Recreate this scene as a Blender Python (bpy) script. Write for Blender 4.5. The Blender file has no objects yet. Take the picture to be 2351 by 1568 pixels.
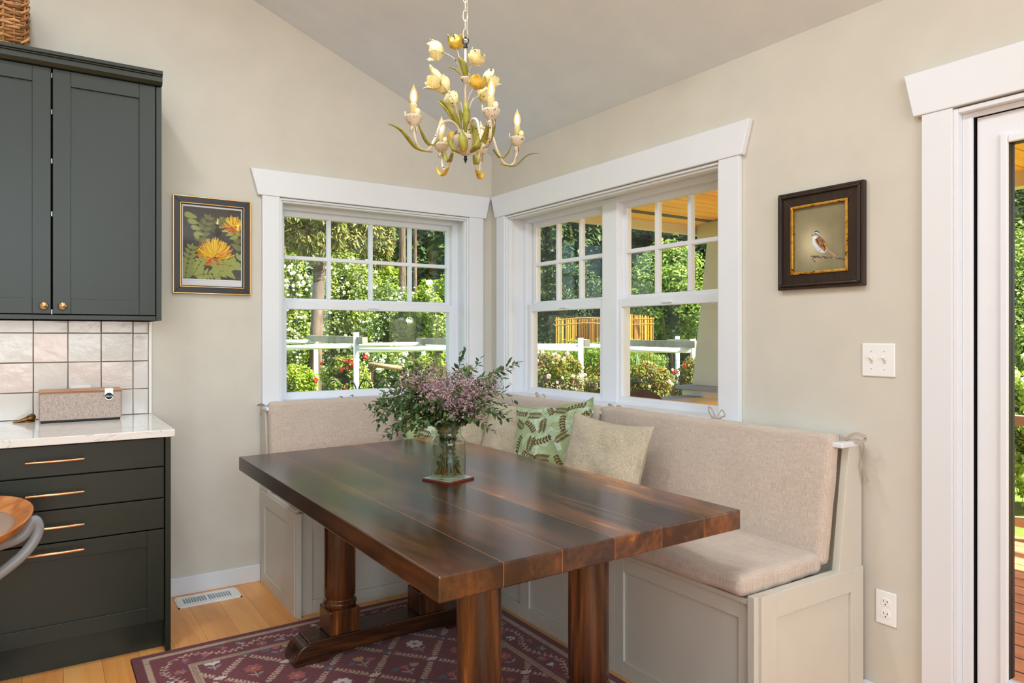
import bpy, bmesh, math, random
import numpy as np
from mathutils import Vector, Matrix, noise as mnoise
random.seed(7); RNG = np.random.default_rng(7)
C = bpy.context.scene.collection
PI = math.pi
# ------------------------------------------------------------------ camera
FPX, YAW = 1637.3, math.radians(33.585)
CAM = Vector((-2.419, -3.880, 1.2888)); V0 = 772.6
FW = Vector((math.sin(YAW), math.cos(YAW), 0)); RT = Vector((math.cos(YAW), -math.sin(YAW), 0))
cam = bpy.data.cameras.new('camera'); camo = bpy.data.objects.new('camera', cam); C.objects.link(camo)
camo.location = CAM; camo.rotation_euler = (PI/2, 0, -YAW)
cam.sensor_width = 36; cam.lens = FPX/2351*36; cam.shift_y = (V0-784)/2351; cam.clip_end = 300; cam.clip_start = .05
bpy.context.scene.camera = camo
def at(u, v, d):
    """point of the room seen at pixel (u, v), d metres in front of the camera"""
    return CAM + FW*d + RT*((u-1175.5)/FPX*d) + Vector((0, 0, (V0-v)/FPX*d))

# ------------------------------------------------------------------ materials
def lin(c):
    return tuple(((x/255)/12.92 if x/255 <= .04045 else ((x/255+.055)/1.055)**2.4) for x in c)
class NT:
    def __init__(s, name):
        s.m = bpy.data.materials.new(name); s.m.use_nodes = True; s.t = s.m.node_tree; s.n = s.t.nodes
        s.b = s.n['Principled BSDF']
    def new(s, t, **k):
        n = s.n.new(t)
        for a, v in k.items(): setattr(n, a, v)
        return n
    def link(s, a, b): s.t.links.new(a, b)
    def coords(s, scale=(1, 1, 1), rot=(0, 0, 0), out='Object'):
        tc = s.new('ShaderNodeTexCoord'); mp = s.new('ShaderNodeMapping')
        mp.inputs['Scale'].default_value = scale; mp.inputs['Rotation'].default_value = rot
        s.link(tc.outputs[out], mp.inputs['Vector']); return mp.outputs['Vector']
    def noise(s, vec, scale=5, detail=4, rough=.55, dist=0):
        n = s.new('ShaderNodeTexNoise'); n.inputs['Scale'].default_value = scale; n.inputs['Detail'].default_value = detail
        n.inputs['Roughness'].default_value = rough; n.inputs['Distortion'].default_value = dist
        if vec is not None: s.link(vec, n.inputs['Vector'])
        return n.outputs['Fac']
    def ramp(s, fac, stops):
        r = s.new('ShaderNodeValToRGB'); e = r.color_ramp.elements
        while len(e) < len(stops): e.new(.5)
        for q, (p, c) in zip(e, stops): q.position = p; q.color = (*c, 1)
        s.link(fac, r.inputs['Fac']); return r.outputs['Color']
    def mix(s, a, b, fac=.5, mode='MIX'):
        m = s.new('ShaderNodeMix', data_type='RGBA', blend_type=mode)
        for v, i in ((fac, 0), (a, 6), (b, 7)):
            if isinstance(v, (int, float)): m.inputs[i].default_value = v
            elif isinstance(v, tuple): m.inputs[i].default_value = (*v, 1)
            else: s.link(v, m.inputs[i])
        return m.outputs[2]
    def math(s, op, a, b=0):
        m = s.new('ShaderNodeMath', operation=op)
        for v, i in ((a, 0), (b, 1)):
            if isinstance(v, (int, float)): m.inputs[i].default_value = v
            else: s.link(v, m.inputs[i])
        return m.outputs[0]
    def bump(s, h, strength=.2, dist=.01):
        b = s.new('ShaderNodeBump'); b.inputs['Strength'].default_value = strength; b.inputs['Distance'].default_value = dist
        s.link(h, b.inputs['Height']); s.link(b.outputs['Normal'], s.b.inputs['Normal'])
    def base(s, col):
        if isinstance(col, tuple): s.b.inputs['Base Color'].default_value = (*col, 1)
        else: s.link(col, s.b.inputs['Base Color'])
    def set(s, rough=.5, metal=0, spec=.5, coat=0):
        s.b.inputs['Roughness'].default_value = rough; s.b.inputs['Metallic'].default_value = metal
        s.b.inputs['Specular IOR Level'].default_value = spec; s.b.inputs['Coat Weight'].default_value = coat
        s.b.inputs['Coat Roughness'].default_value = .1
        return s
def paint(name, rgb, rough=.5, spec=.5, bump=.03, var=.03, scale=40):
    n = NT(name).set(rough, 0, spec); c = lin(rgb)
    f = n.noise(n.coords(), scale/8, 3)
    n.base(n.ramp(f, [(.3, tuple(x*(1-var) for x in c)), (.7, tuple(min(1, x*(1+var)) for x in c))]))
    if bump: n.bump(n.noise(n.coords(), scale*6, 2), bump, .002)
    return n.m
def metal(name, rgb, rough=.3, var=.1):
    n = NT(name).set(rough, 1); c = lin(rgb)
    n.base(n.ramp(n.noise(n.coords(), 30, 3), [(.3, tuple(x*(1-var) for x in c)), (.7, c)])); return n.m
def wood(name, axis, stops, scale=1.0, rough=.25, plank=None, seam=None, spec=.5, stretch=14, bump=.03):
    """grain along axis; plank = (axis index, width) gives each board its own tone"""
    n = NT(name).set(rough, 0, spec)
    tc = n.new('ShaderNodeTexCoord'); sep = n.new('ShaderNodeSeparateXYZ'); n.link(tc.outputs['Object'], sep.inputs[0])
    vec = tc.outputs['Object']; wn = None
    if plank:
        k = n.math('FLOOR', n.math('DIVIDE', sep.outputs[plank[0]], plank[1]))
        w = n.new('ShaderNodeTexWhiteNoise', noise_dimensions='1D'); n.link(k, w.inputs['W']); wn = w.outputs['Value']
        cb = n.new('ShaderNodeCombineXYZ'); n.link(n.math('MULTIPLY', wn, 9.7), cb.inputs[0]); n.link(n.math('MULTIPLY', wn, 5.1), cb.inputs[1]); n.link(n.math('MULTIPLY', wn, 7.3), cb.inputs[2])
        ad = n.new('ShaderNodeVectorMath', operation='ADD'); n.link(vec, ad.inputs[0]); n.link(cb.outputs[0], ad.inputs[1]); vec = ad.outputs[0]
    sc = [stretch]*3; sc['xyz'.index(axis)] = 1.0
    mp = n.new('ShaderNodeMapping'); mp.inputs['Scale'].default_value = [q*scale for q in sc]; n.link(vec, mp.inputs['Vector'])
    f1 = n.noise(mp.outputs[0], 1.3, 5, .6, 1.9)
    mp2 = n.new('ShaderNodeMapping'); mp2.inputs['Scale'].default_value = [q*scale*(6 if q > 1 else 1.5) for q in sc]; n.link(vec, mp2.inputs['Vector'])
    f2 = n.noise(mp2.outputs[0], 2.5, 3, .6)
    f = n.math('ADD', n.math('MULTIPLY', f1, .8), n.math('MULTIPLY', f2, .2))
    if wn is not None: f = n.math('ADD', f, n.math('MULTIPLY', n.math('SUBTRACT', wn, .5), .16))
    col = n.ramp(f, stops)
    if seam:
        fr = n.math('FRACT', n.math('DIVIDE', sep.outputs[plank[0]], plank[1]))
        e = n.math('LESS_THAN', n.math('MINIMUM', fr, n.math('SUBTRACT', 1, fr)), seam[0]/plank[1]/2)
        col = n.mix(col, seam[1], e)
    n.base(col)
    if bump: n.bump(f2, bump, .003)
    return n.m
def weave(name, rgb, var=.12, scale=1.0, extra=None):
    n = NT(name).set(.95, 0, .15); c = lin(rgb); c2 = lin(extra or rgb)
    a = n.noise(n.coords((420*scale, 420*scale, 14*scale)), 1, 2); b = n.noise(n.coords((16*scale, 420*scale, 420*scale)), 1, 2); d = n.noise(n.coords((420*scale, 16*scale, 420*scale)), 1, 2)
    f = n.math('ADD', n.math('ADD', n.math('MULTIPLY', a, .46), n.math('MULTIPLY', b, .27)), n.math('MULTIPLY', d, .27))
    big = n.noise(n.coords(), 7, 3)
    col = n.mix(c, c2, n.math('MULTIPLY', big, .9))
    col = n.mix(col, n.ramp(f, [(.38, (1-2.2*var,)*3), (.62, (1, 1, 1))]), 1.0, 'MULTIPLY')
    n.base(col); n.bump(f, .35, .002); n.b.inputs['Sheen Weight'].default_value = .15
    return n.m
def vcol(name, rough=.8, spec=.3, bump=0, bscale=400, sheen=0, coat=0):
    n = NT(name).set(rough, 0, spec, coat); a = n.new('ShaderNodeAttribute'); a.attribute_name = 'paint'
    n.base(a.outputs['Color'])
    if bump: n.bump(n.noise(n.coords(), bscale, 2), bump, .002)
    if sheen: n.b.inputs['Sheen Weight'].default_value = sheen
    return n.m
def leafmat(name, rgbs, trans=.35, rough=.5, spec=.3):
    n = NT(name).set(rough, 0, spec)
    g = n.new('ShaderNodeNewGeometry')
    k = len(rgbs); col = n.ramp(g.outputs['Random Per Island'], [(i/max(1, k-1), lin(c)) for i, c in enumerate(rgbs)])
    n.base(col)
    if trans:
        tr = n.new('ShaderNodeBsdfTranslucent'); ms = n.new('ShaderNodeMixShader'); ms.inputs[0].default_value = trans
        n.link(col, tr.inputs['Color']); n.link(n.b.outputs[0], ms.inputs[1]); n.link(tr.outputs[0], ms.inputs[2])
        n.link(ms.outputs[0], n.n['Material Output'].inputs['Surface'])
    return n.m
def glassmat(name, tint=(1, 1, 1), ior=1.5, rough=0.0, boost=1.0):
    n = NT(name); tr = n.new('ShaderNodeBsdfTransparent'); tr.inputs[0].default_value = (*tint, 1)
    gl = n.new('ShaderNodeBsdfGlossy'); gl.inputs['Roughness'].default_value = rough
    ge = n.new('ShaderNodeNewGeometry'); dt = n.new('ShaderNodeVectorMath', operation='DOT_PRODUCT'); n.link(ge.outputs['Normal'], dt.inputs[0]); n.link(ge.outputs['Incoming'], dt.inputs[1])
    f0 = ((ior-1)/(ior+1))**2; sch = n.math('ADD', f0, n.math('MULTIPLY', 1-f0, n.math('POWER', n.math('SUBTRACT', 1, n.math('ABSOLUTE', dt.outputs['Value'])), 5)))
    ms = n.new('ShaderNodeMixShader'); n.link(n.math('MULTIPLY', sch, boost), ms.inputs[0]); n.link(tr.outputs[0], ms.inputs[1]); n.link(gl.outputs[0], ms.inputs[2])
    n.link(ms.outputs[0], n.n['Material Output'].inputs['Surface']); return n.m
def glow(name, rgb, strength):
    n = NT(name); e = n.new('ShaderNodeEmission'); e.inputs[0].default_value = (*lin(rgb), 1); e.inputs[1].default_value = strength
    n.link(e.outputs[0], n.n['Material Output'].inputs['Surface']); return n.m
M = {}
M['wall'] = paint('wall_paint', (211, 206, 194), .7, .3)
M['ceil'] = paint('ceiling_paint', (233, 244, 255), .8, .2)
M['trim'] = paint('white_trim_paint', (230, 233, 238), .38, .5, .01, .01)
M['vinyl'] = paint('white_vinyl', (234, 237, 243), .35, .5, 0, .01)
M['bench'] = paint('greige_bench_paint', (210, 205, 192), .42, .45, .02, .02)
M['green'] = paint('dark_green_cabinet_paint', (29, 36, 25), .36, .46, .04, .05)
M['greend'] = paint('cabinet_shadow_gap', (24, 27, 24), .6, .3, 0)
M['black'] = paint('black', (18, 18, 18), .5, .4, 0)
M['dark'] = paint('dark_slot', (10, 10, 10), .8, .1, 0)
M['plate'] = paint('white_plastic', (243, 243, 242), .3, .5, 0, .005)
M['linen'] = weave('rose_beige_linen', (218, 203, 188), .15, 1, (212, 192, 177))
M['linen2'] = weave('oat_linen', (222, 209, 183), .2, .8, (214, 198, 170))
M['tie'] = weave('linen_tie', (190, 170, 153), .12)
M['brass'] = metal('brushed_copper_brass', (226, 172, 130), .28)
M['knob'] = metal('satin_brass', (214, 178, 132), .3)
M['steel'] = metal('hinge_steel', (120, 120, 118), .3)
M['iron'] = metal('dark_iron', (60, 62, 66), .45)
M['bronze'] = metal('antique_bronze', (150, 112, 60), .42, .4)
WAL = [(.30, lin((26, 12, 7))), (.42, lin((52, 28, 14))), (.52, lin((78, 45, 23))), (.62, lin((116, 66, 28))), (.72, lin((186, 116, 50)))]
M['wal_y'] = wood('walnut_top', 'y', WAL, .55, .22, (0, .178), (.0022, lin((150, 86, 42))), .75, 6, .012)
M['wal_z'] = wood('walnut_leg', 'z', WAL, .7, .22, None, None, .5, 10, .012)
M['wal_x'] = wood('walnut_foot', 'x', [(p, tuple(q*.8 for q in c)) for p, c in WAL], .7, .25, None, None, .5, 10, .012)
FIR = [(.3, lin((226, 146, 74))), (.5, lin((244, 170, 90))), (.7, lin((248, 186, 108)))]
M['floor'] = wood('fir_floor', 'y', FIR, .5, .3, (0, .13), (.0015, lin((150, 92, 50))), .5, 10, .02)
M['deck'] = wood('cedar_deck', 'y', [(.3, lin((214, 136, 76))), (.5, lin((236, 164, 100))), (.7, lin((244, 186, 124)))], .6, .5, (0, .14), (.012, lin((70, 38, 20))), .3, 10)
M['pine'] = wood('knotty_pine', 'x', [(.3, lin((230, 150, 40))), (.5, lin((255, 192, 66))), (.7, lin((255, 206, 88)))], .5, .5, (1, .18), (.006, lin((140, 80, 20))), .3, 10)
M['post'] = paint('weathered_white_post', (250, 250, 248), .6, .3, .1, .04, 15)
M['greyboard'] = wood('weathered_board', 'x', [(.3, lin((130, 125, 112))), (.7, lin((176, 170, 155)))], 1, .8, None, None, .2, 8)
M['log'] = wood('bare_log', 'x', [(.3, lin((130, 100, 70))), (.7, lin((190, 160, 125)))], 1, .8, None, None, .2, 8)
M['bark'] = wood('bark', 'z', [(.3, lin((56, 44, 34))), (.5, lin((104, 86, 70))), (.7, lin((146, 126, 106)))], 1.2, .9, None, None, .1, 6, .6)
M['porchcream'] = paint('cream_porch_paint', (214, 208, 188), .6, .3, .1, .03)
M['porchtan'] = paint('tan_porch_paint', (196, 170, 124), .6, .3, .1, .03)
M['porchgrey'] = paint('grey_porch_cap', (150, 152, 154), .5, .4)
M['rail'] = paint('brown_deck_rail', (160, 138, 122), .4, .5, .02)
M['vent'] = paint('soffit_vent_dark', (74, 66, 54), .6, .3)
M['rattan_refl'] = leafmat('rattan_reflection_canes', [(196, 130, 30), (226, 164, 60), (150, 96, 26), (240, 190, 90)], 0, .5)
M['glass'] = glassmat('window_glass', (.97, .985, .975), 1.45)
M['artglass'] = glassmat('picture_glass', (1, 1, 1), 1.45, .02)
M['vase'] = glassmat('vase_glass', (.95, .97, .955), 1.5, .02, 1.0)
M['water'] = glassmat('water', (.93, .92, .83), 1.33)
M['wicker'] = leafmat('brown_wicker', [(122, 80, 46), (166, 118, 72), (196, 150, 100), (96, 62, 36)], 0, .6)
M['quartz'] = None
n = NT('white_quartz').set(.12, 0, .5)
vn = n.noise(n.coords((1.2, 3, 3)), 3.5, 6, .6, 1.6)
n.base(n.ramp(vn, [(0, lin((232, 229, 224))), (.485, lin((232, 229, 224))), (.5, lin((196, 190, 184))), (.515, lin((232, 229, 224))), (1, lin((236, 233, 229)))])); M['quartz'] = n.m
n = NT('glazed_tile').set(.12, 0, .5); g = n.new('ShaderNodeNewGeometry')
n.base(n.ramp(g.outputs['Random Per Island'], [(0, lin((228, 222, 216))), (.4, lin((220, 217, 212))), (.75, lin((230, 222, 216))), (1, lin((228, 208, 200)))]))
n.bump(n.noise(n.coords(), 14, 4), .25, .01); M['tile'] = n.m
M['grout'] = paint('grey_grout', (132, 122, 114), .9, .1)
n = NT('speaker_cloth').set(.95, 0, .15)
n.base(n.ramp(n.noise(n.coords((420, 420, 160)), 1, 2), [(.35, lin((160, 142, 134))), (.5, lin((180, 164, 154))), (.65, lin((198, 182, 170)))])); M['spk'] = n.m
M['spkwood'] = wood('speaker_walnut', 'x', [(.3, lin((150, 100, 66))), (.6, lin((190, 140, 100))), (.8, lin((206, 160, 120)))], 1, .4)
M['stoolwood'] = wood('stool_walnut', 'x', [(.3, lin((160, 92, 48))), (.5, lin((196, 126, 72))), (.7, lin((216, 152, 98)))], .8, .3)
M['pad'] = paint('taupe_leather', (164, 140, 124), .5, .4, .1, .05)
M['tube'] = paint('grey_powdered_tube', (150, 153, 156), .35, .5, .02)
# chandelier
def worn(name, a, b, chips=.36, c=(70, 60, 50)):
    n = NT(name).set(.5, 0, .4); f = n.noise(n.coords(), 22, 4); g2 = n.noise(n.coords(), 90, 2, .5)
    col = n.ramp(f, [(.35, lin(a)), (.65, lin(b))]); e = n.math('LESS_THAN', g2, chips)
    n.base(n.mix(col, lin(c), e)); return n.m
M['cream'] = worn('chipped_cream_enamel', (226, 214, 192), (206, 190, 168), .34)
M['tulip'] = worn('pale_yellow_enamel', (240, 226, 156), (244, 234, 184), .28, (60, 50, 36))
M['tulip2'] = worn('gold_yellow_enamel', (222, 176, 54), (238, 204, 96), .3, (80, 56, 20))
M['blade'] = worn('olive_green_enamel', (120, 122, 40), (176, 168, 70), .3, (70, 64, 30))
M['candle'] = worn('ivory_candle_sleeve', (206, 192, 132), (222, 206, 150), .2)
n = NT('amber_bulb_glass'); tr_ = n.new('ShaderNodeBsdfTransparent'); em_ = n.new('ShaderNodeEmission'); em_.inputs[0].default_value = (*lin((255, 196, 112)), 1); em_.inputs[1].default_value = 2.2; mx_ = n.new('ShaderNodeMixShader'); mx_.inputs[0].default_value = .3
n.link(tr_.outputs[0], mx_.inputs[1]); n.link(em_.outputs[0], mx_.inputs[2]); n.link(mx_.outputs[0], n.n['Material Output'].inputs['Surface']); M['bulbglass'] = n.m
M['filament'] = glow('filament_glow', (255, 206, 136), 20)
# plants
M['euc'] = leafmat('eucalyptus_leaf', [(54, 78, 46), (86, 114, 66), (68, 96, 66), (116, 144, 78)], .2)
M['stem'] = paint('green_brown_stem', (120, 110, 58), .7, .2, 0)
M['stemb'] = paint('brown_stem', (126, 84, 44), .7, .2, 0)
M['waxf'] = leafmat('mauve_waxflower', [(196, 164, 172), (218, 190, 196), (164, 128, 138), (228, 206, 208)], .3)
M['lf_hedge'] = leafmat('hedge_leaf', [(78, 104, 38), (146, 168, 62), (204, 216, 104), (112, 142, 50)], .4)
M['lf_lime'] = leafmat('lime_leaf', [(140, 168, 40), (190, 208, 70), (112, 146, 36), (214, 224, 104)], .45)
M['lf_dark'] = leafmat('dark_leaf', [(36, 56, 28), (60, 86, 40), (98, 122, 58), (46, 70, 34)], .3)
M['lf_cedar'] = leafmat('cedar_spray', [(96, 116, 52), (142, 152, 74), (178, 164, 92), (120, 140, 60), (196, 166, 96)], .35)
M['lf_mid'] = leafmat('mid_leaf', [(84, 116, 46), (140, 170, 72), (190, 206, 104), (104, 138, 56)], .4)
M['lf_rose'] = leafmat('rose_leaf', [(96, 118, 44), (150, 166, 66), (176, 110, 70), (120, 142, 54), (196, 190, 90)], .4)
M['lf_core'] = paint('painted_leaf_shade', (50, 66, 32), .9, .05, .3, .3)  # dark core blobs, shade between the leaves painted into their colour
M['white_fl'] = leafmat('white_blossom', [(250, 250, 244), (244, 246, 232)], .3)
M['red_fl'] = leafmat('red_rose', [(200, 24, 28), (226, 48, 44)], .3)
M['pink_fl'] = leafmat('pink_rose', [(240, 206, 206), (250, 236, 232)], .3)
M['hyd'] = leafmat('cream_hydrangea', [(240, 240, 206), (226, 232, 180)], .3)
n = NT('lawn').set(.9, 0, .1); n.base(n.ramp(n.noise(n.coords(), 3, 6), [(.3, lin((70, 96, 36))), (.7, lin((132, 150, 66)))])); M['lawn'] = n.m

# ------------------------------------------------------------------ mesh helpers
W = {}
def tag(o, label=None, cat=None, group=None, kind=None):
    if label: o['label'] = label
    if cat: o['category'] = cat
    if group: o['group'] = group
    if kind: o['kind'] = kind
    return o
def thing(name, label, cat, loc=(0, 0, 0), group=None, kind=None):
    o = bpy.data.objects.new(name, None); C.objects.link(o); o.location = loc; o.empty_display_size = .1
    W[o] = Vector(loc); return tag(o, label, cat, group, kind)
class MB:
    def __init__(s): s.v = []; s.f = []; s.m = []
    def add(s, vs, fs, mi=0):
        k = len(s.v); s.v += [tuple(p) for p in vs]; s.f += [tuple(i+k for i in f) for f in fs]; s.m += [mi]*len(fs); return s
    def box(s, a, b, mi=0):
        x0, x1 = sorted((a[0], b[0])); y0, y1 = sorted((a[1], b[1])); z0, z1 = sorted((a[2], b[2]))
        return s.add([(x0, y0, z0), (x1, y0, z0), (x1, y1, z0), (x0, y1, z0), (x0, y0, z1), (x1, y0, z1), (x1, y1, z1), (x0, y1, z1)],
                     [(0, 3, 2, 1), (4, 5, 6, 7), (0, 1, 5, 4), (1, 2, 6, 5), (2, 3, 7, 6), (3, 0, 4, 7)], mi)
    def prism(s, poly, ax, a, b, mi=0):
        """polygon in the two other axes (in xyz order) pushed from a to b along ax"""
        i = 'xyz'.index(ax); n = len(poly); vs = []
        for t in (a, b):
            for p in poly:
                q = list(p); q.insert(i, t); vs.append(q)
        fs = [tuple(range(n))[::-1], tuple(range(n, 2*n))] + [(k, (k+1) % n, n+(k+1) % n, n+k) for k in range(n)]
        return s.add(vs, fs, mi)
    def tube(s, path, r, seg=8, mi=0, cap=True):
        P = [Vector(p) for p in path]; n = len(P); rr = r if isinstance(r, (list, tuple)) else [r]*n
        up = None; vs = []
        for i in range(n):
            t = (P[min(i+1, n-1)]-P[max(i-1, 0)]).normalized()
            if up is None: up = Vector((0, 0, 1)) if abs(t.z) < .9 else Vector((1, 0, 0))
            a = t.cross(up).normalized(); up = a.cross(t).normalized()
            for k in range(seg):
                w = 2*PI*k/seg; vs.append(P[i]+(a*math.cos(w)+up*math.sin(w))*rr[i])
        fs = [(i*seg+k, i*seg+(k+1) % seg, (i+1)*seg+(k+1) % seg, (i+1)*seg+k) for i in range(n-1) for k in range(seg)]
        if cap: fs += [tuple(range(seg))[::-1], tuple(range((n-1)*seg, n*seg))]
        return s.add(vs, fs, mi)
    def lathe(s, prof, c=(0, 0, 0), seg=24, mi=0, axis=(0, 0, 1), lobes=0, amp=0):
        z = Vector(axis).normalized(); x = z.orthogonal().normalized(); y = z.cross(x); c = Vector(c); vs = []
        for r, h in prof:
            for k in range(seg):
                w = 2*PI*k/seg; q = r*(1+amp*math.cos(lobes*w)) if lobes else r
                vs.append(c+x*(q*math.cos(w))+y*(q*math.sin(w))+z*h)
        n = len(prof)
        fs = [(i*seg+k, i*seg+(k+1) % seg, (i+1)*seg+(k+1) % seg, (i+1)*seg+k) for i in range(n-1) for k in range(seg)]
        if prof[0][0] > 1e-5: fs.append(tuple(range(seg))[::-1])
        if prof[-1][0] > 1e-5: fs.append(tuple(range((n-1)*seg, n*seg)))
        return s.add(vs, fs, mi)
    def ribbon(s, path, widths, side, mi=0, fold=0, thick=0):
        """flat leaf or strip along path; side = width direction, fold lifts the rims"""
        P = [Vector(p) for p in path]; n = len(P); sd = Vector(side).normalized(); vs = []
        for i in range(n):
            t = (P[min(i+1, n-1)]-P[max(i-1, 0)]).normalized(); a = (sd-t*sd.dot(t)).normalized(); nn = t.cross(a)
            w = widths[i]/2
            vs += [P[i]-a*w+nn*fold*w, P[i], P[i]+a*w+nn*fold*w]
        fs = []
        for i in range(n-1):
            k = 3*i; fs += [(k, k+1, k+4, k+3), (k+1, k+2, k+5, k+4)]
        return s.add(vs, fs, mi)
    def build(s, name, mats, parent=None, smooth=False, bevel=0, seg=2, solid=0, sub=0, angle=None):
        me = bpy.data.meshes.new(name); off = Vector((0, 0, 0))
        if parent is not None: off = W[parent]
        me.from_pydata([(p[0]-off.x, p[1]-off.y, p[2]-off.z) for p in s.v], [], s.f)
        for m in (mats if isinstance(mats, (list, tuple)) else [mats]): me.materials.append(m)
        if max(s.m, default=0): me.polygons.foreach_set('material_index', s.m)
        me.validate()
        bm = bmesh.new(); bm.from_mesh(me); bmesh.ops.recalc_face_normals(bm, faces=bm.faces) if not solid == -1 else None; bm.to_mesh(me); bm.free()
        if smooth: me.polygons.foreach_set('use_smooth', [True]*len(me.polygons))
        o = bpy.data.objects.new(name, me); C.objects.link(o); W[o] = off
        if parent is not None: o.parent = parent
        if solid > 0: md = o.modifiers.new('solid', 'SOLIDIFY'); md.thickness = solid; md.offset = 0
        if bevel: md = o.modifiers.new('bevel', 'BEVEL'); md.width = bevel; md.segments = seg; md.limit_method = 'ANGLE'; md.angle_limit = .6
        if sub: md = o.modifiers.new('sub', 'SUBSURF'); md.levels = sub; md.render_levels = sub
        return o
def bx(name, a, b, m, parent=None, bevel=.002): return MB().box(a, b).build(name, m, parent, bevel=bevel)
def struct(o, label=None): o['kind'] = 'structure'; return o
def bez(p0, p1, p2, n=12):
    p0, p1, p2 = Vector(p0), Vector(p1), Vector(p2)
    return [p0*(1-t)**2+p1*2*t*(1-t)+p2*t*t for t in [i/(n-1) for i in range(n)]]
def spline(pts, n=6):
    P = [Vector(p) for p in pts]; out = []
    for i in range(len(P)-1):
        a, b, c, d = P[max(i-1, 0)], P[i], P[i+1], P[min(i+2, len(P)-1)]
        for k in range(n):
            t = k/n; out.append(.5*((2*b)+(c-a)*t+(2*a-5*b+4*c-d)*t*t+(3*b-a-3*c+d)*t**3))
    return out+[P[-1]]
def raster_mesh(name, P, img, mat, parent, smooth=True):
    """P (h, w, 3) world points, img (h, w, 3) sRGB 0-255 painted per point"""
    h, w, _ = P.shape; off = W[parent] if parent is not None else Vector((0, 0, 0))
    me = bpy.data.meshes.new(name); co = (P.reshape(-1, 3)-np.array(off)).astype(np.float32)
    idx = np.arange(h*w).reshape(h, w); q = np.stack([idx[:-1, :-1], idx[:-1, 1:], idx[1:, 1:], idx[1:, :-1]], -1).reshape(-1, 4)
    me.vertices.add(h*w); me.vertices.foreach_set('co', co.ravel())
    me.loops.add(q.size); me.loops.foreach_set('vertex_index', q.ravel().astype(np.int32))
    me.polygons.add(len(q)); me.polygons.foreach_set('loop_start', np.arange(0, q.size, 4, dtype=np.int32))
    me.update(calc_edges=True)
    a = me.color_attributes.new('paint', 'FLOAT_COLOR', 'POINT')
    s = np.clip(img.reshape(-1, 3)/255., 0, 1); l = np.where(s <= .04045, s/12.92, ((s+.055)/1.055)**2.4)
    a.data.foreach_set('color', np.concatenate([l, np.ones((len(l), 1))], 1).astype(np.float32).ravel())
    me.materials.append(mat)
    if smooth: me.polygons.foreach_set('use_smooth', np.ones(len(q), bool))
    o = bpy.data.objects.new(name, me); C.objects.link(o); W[o] = off
    if parent is not None: o.parent = parent
    return o
class Cv:
    """small paint canvas in metres: x to the right, y up"""
    def __init__(s, w, h, px, bg): s.px = px; s.W = int(w/px)+1; s.H = int(h/px)+1; s.a = np.tile(np.array(bg, float), (s.H, s.W, 1)); s.w = w; s.h = h
    def win(s, x0, y0, x1, y1):
        i0, i1 = max(0, int(x0/s.px)-1), min(s.W, int(x1/s.px)+2); j0, j1 = max(0, int(y0/s.px)-1), min(s.H, int(y1/s.px)+2)
        if i1 <= i0 or j1 <= j0: return None
        X, Y = np.meshgrid(np.arange(i0, i1)*s.px, np.arange(j0, j1)*s.px); return X, Y, s.a[j0:j1, i0:i1]
    def rect(s, x0, y0, x1, y1, c):
        w = s.win(x0, y0, x1, y1)
        if w is None: return
        X, Y, A = w; A[(X >= x0) & (X <= x1) & (Y >= y0) & (Y <= y1)] = c
    def leaf(s, x, y, ang, L, wd, c, p=1.0, tip=.5, al=1.0):
        R = L+wd; w = s.win(x-R, y-R, x+R, y+R)
        if w is None: return
        X, Y, A = w; ca, sa = math.cos(ang), math.sin(ang); t = ((X-x)*ca+(Y-y)*sa)/L; d = -(X-x)*sa+(Y-y)*ca
        tt = np.clip(t, 0, 1)**(math.log(.5)/math.log(tip)) if tip != .5 else np.clip(t, 0, 1)
        m = (t > 0) & (t < 1) & (np.abs(d) < wd/2*np.sin(PI*tt)**p)
        A[m] = A[m]*(1-al)+np.array(c, float)*al
    def line(s, pts, th, c):
        for (x0, y0), (x1, y1) in zip(pts[:-1], pts[1:]):
            w = s.win(min(x0, x1)-th, min(y0, y1)-th, max(x0, x1)+th, max(y0, y1)+th)
            if w is None: continue
            X, Y, A = w; dx, dy = x1-x0, y1-y0; l2 = dx*dx+dy*dy+1e-12
            t = np.clip(((X-x0)*dx+(Y-y0)*dy)/l2, 0, 1); A[np.hypot(X-x0-t*dx, Y-y0-t*dy) < th/2] = c
    def ell(s, x, y, a, b, ang, c, al=1.0):
        R = max(a, b); w = s.win(x-R, y-R, x+R, y+R)
        if w is None: return
        X, Y, A = w; ca, sa = math.cos(ang), math.sin(ang); m = (((X-x)*ca+(Y-y)*sa)/a)**2+((-(X-x)*sa+(Y-y)*ca)/b)**2 < 1
        A[m] = A[m]*(1-al)+np.array(c, float)*al
    def poly(s, pts, c):
        xs = [p[0] for p in pts]; ys = [p[1] for p in pts]; w = s.win(min(xs), min(ys), max(xs), max(ys))
        if w is None: return
        X, Y, A = w; m = np.zeros(X.shape, bool); n = len(pts)
        for i in range(n):
            x0, y0 = pts[i]; x1, y1 = pts[(i+1) % n]
            cnd = ((y0 > Y) != (y1 > Y)) & (X < (x1-x0)*(Y-y0)/((y1-y0) if abs(y1-y0) > 1e-9 else 1e-9)+x0); m ^= cnd
        A[m] = c
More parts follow.
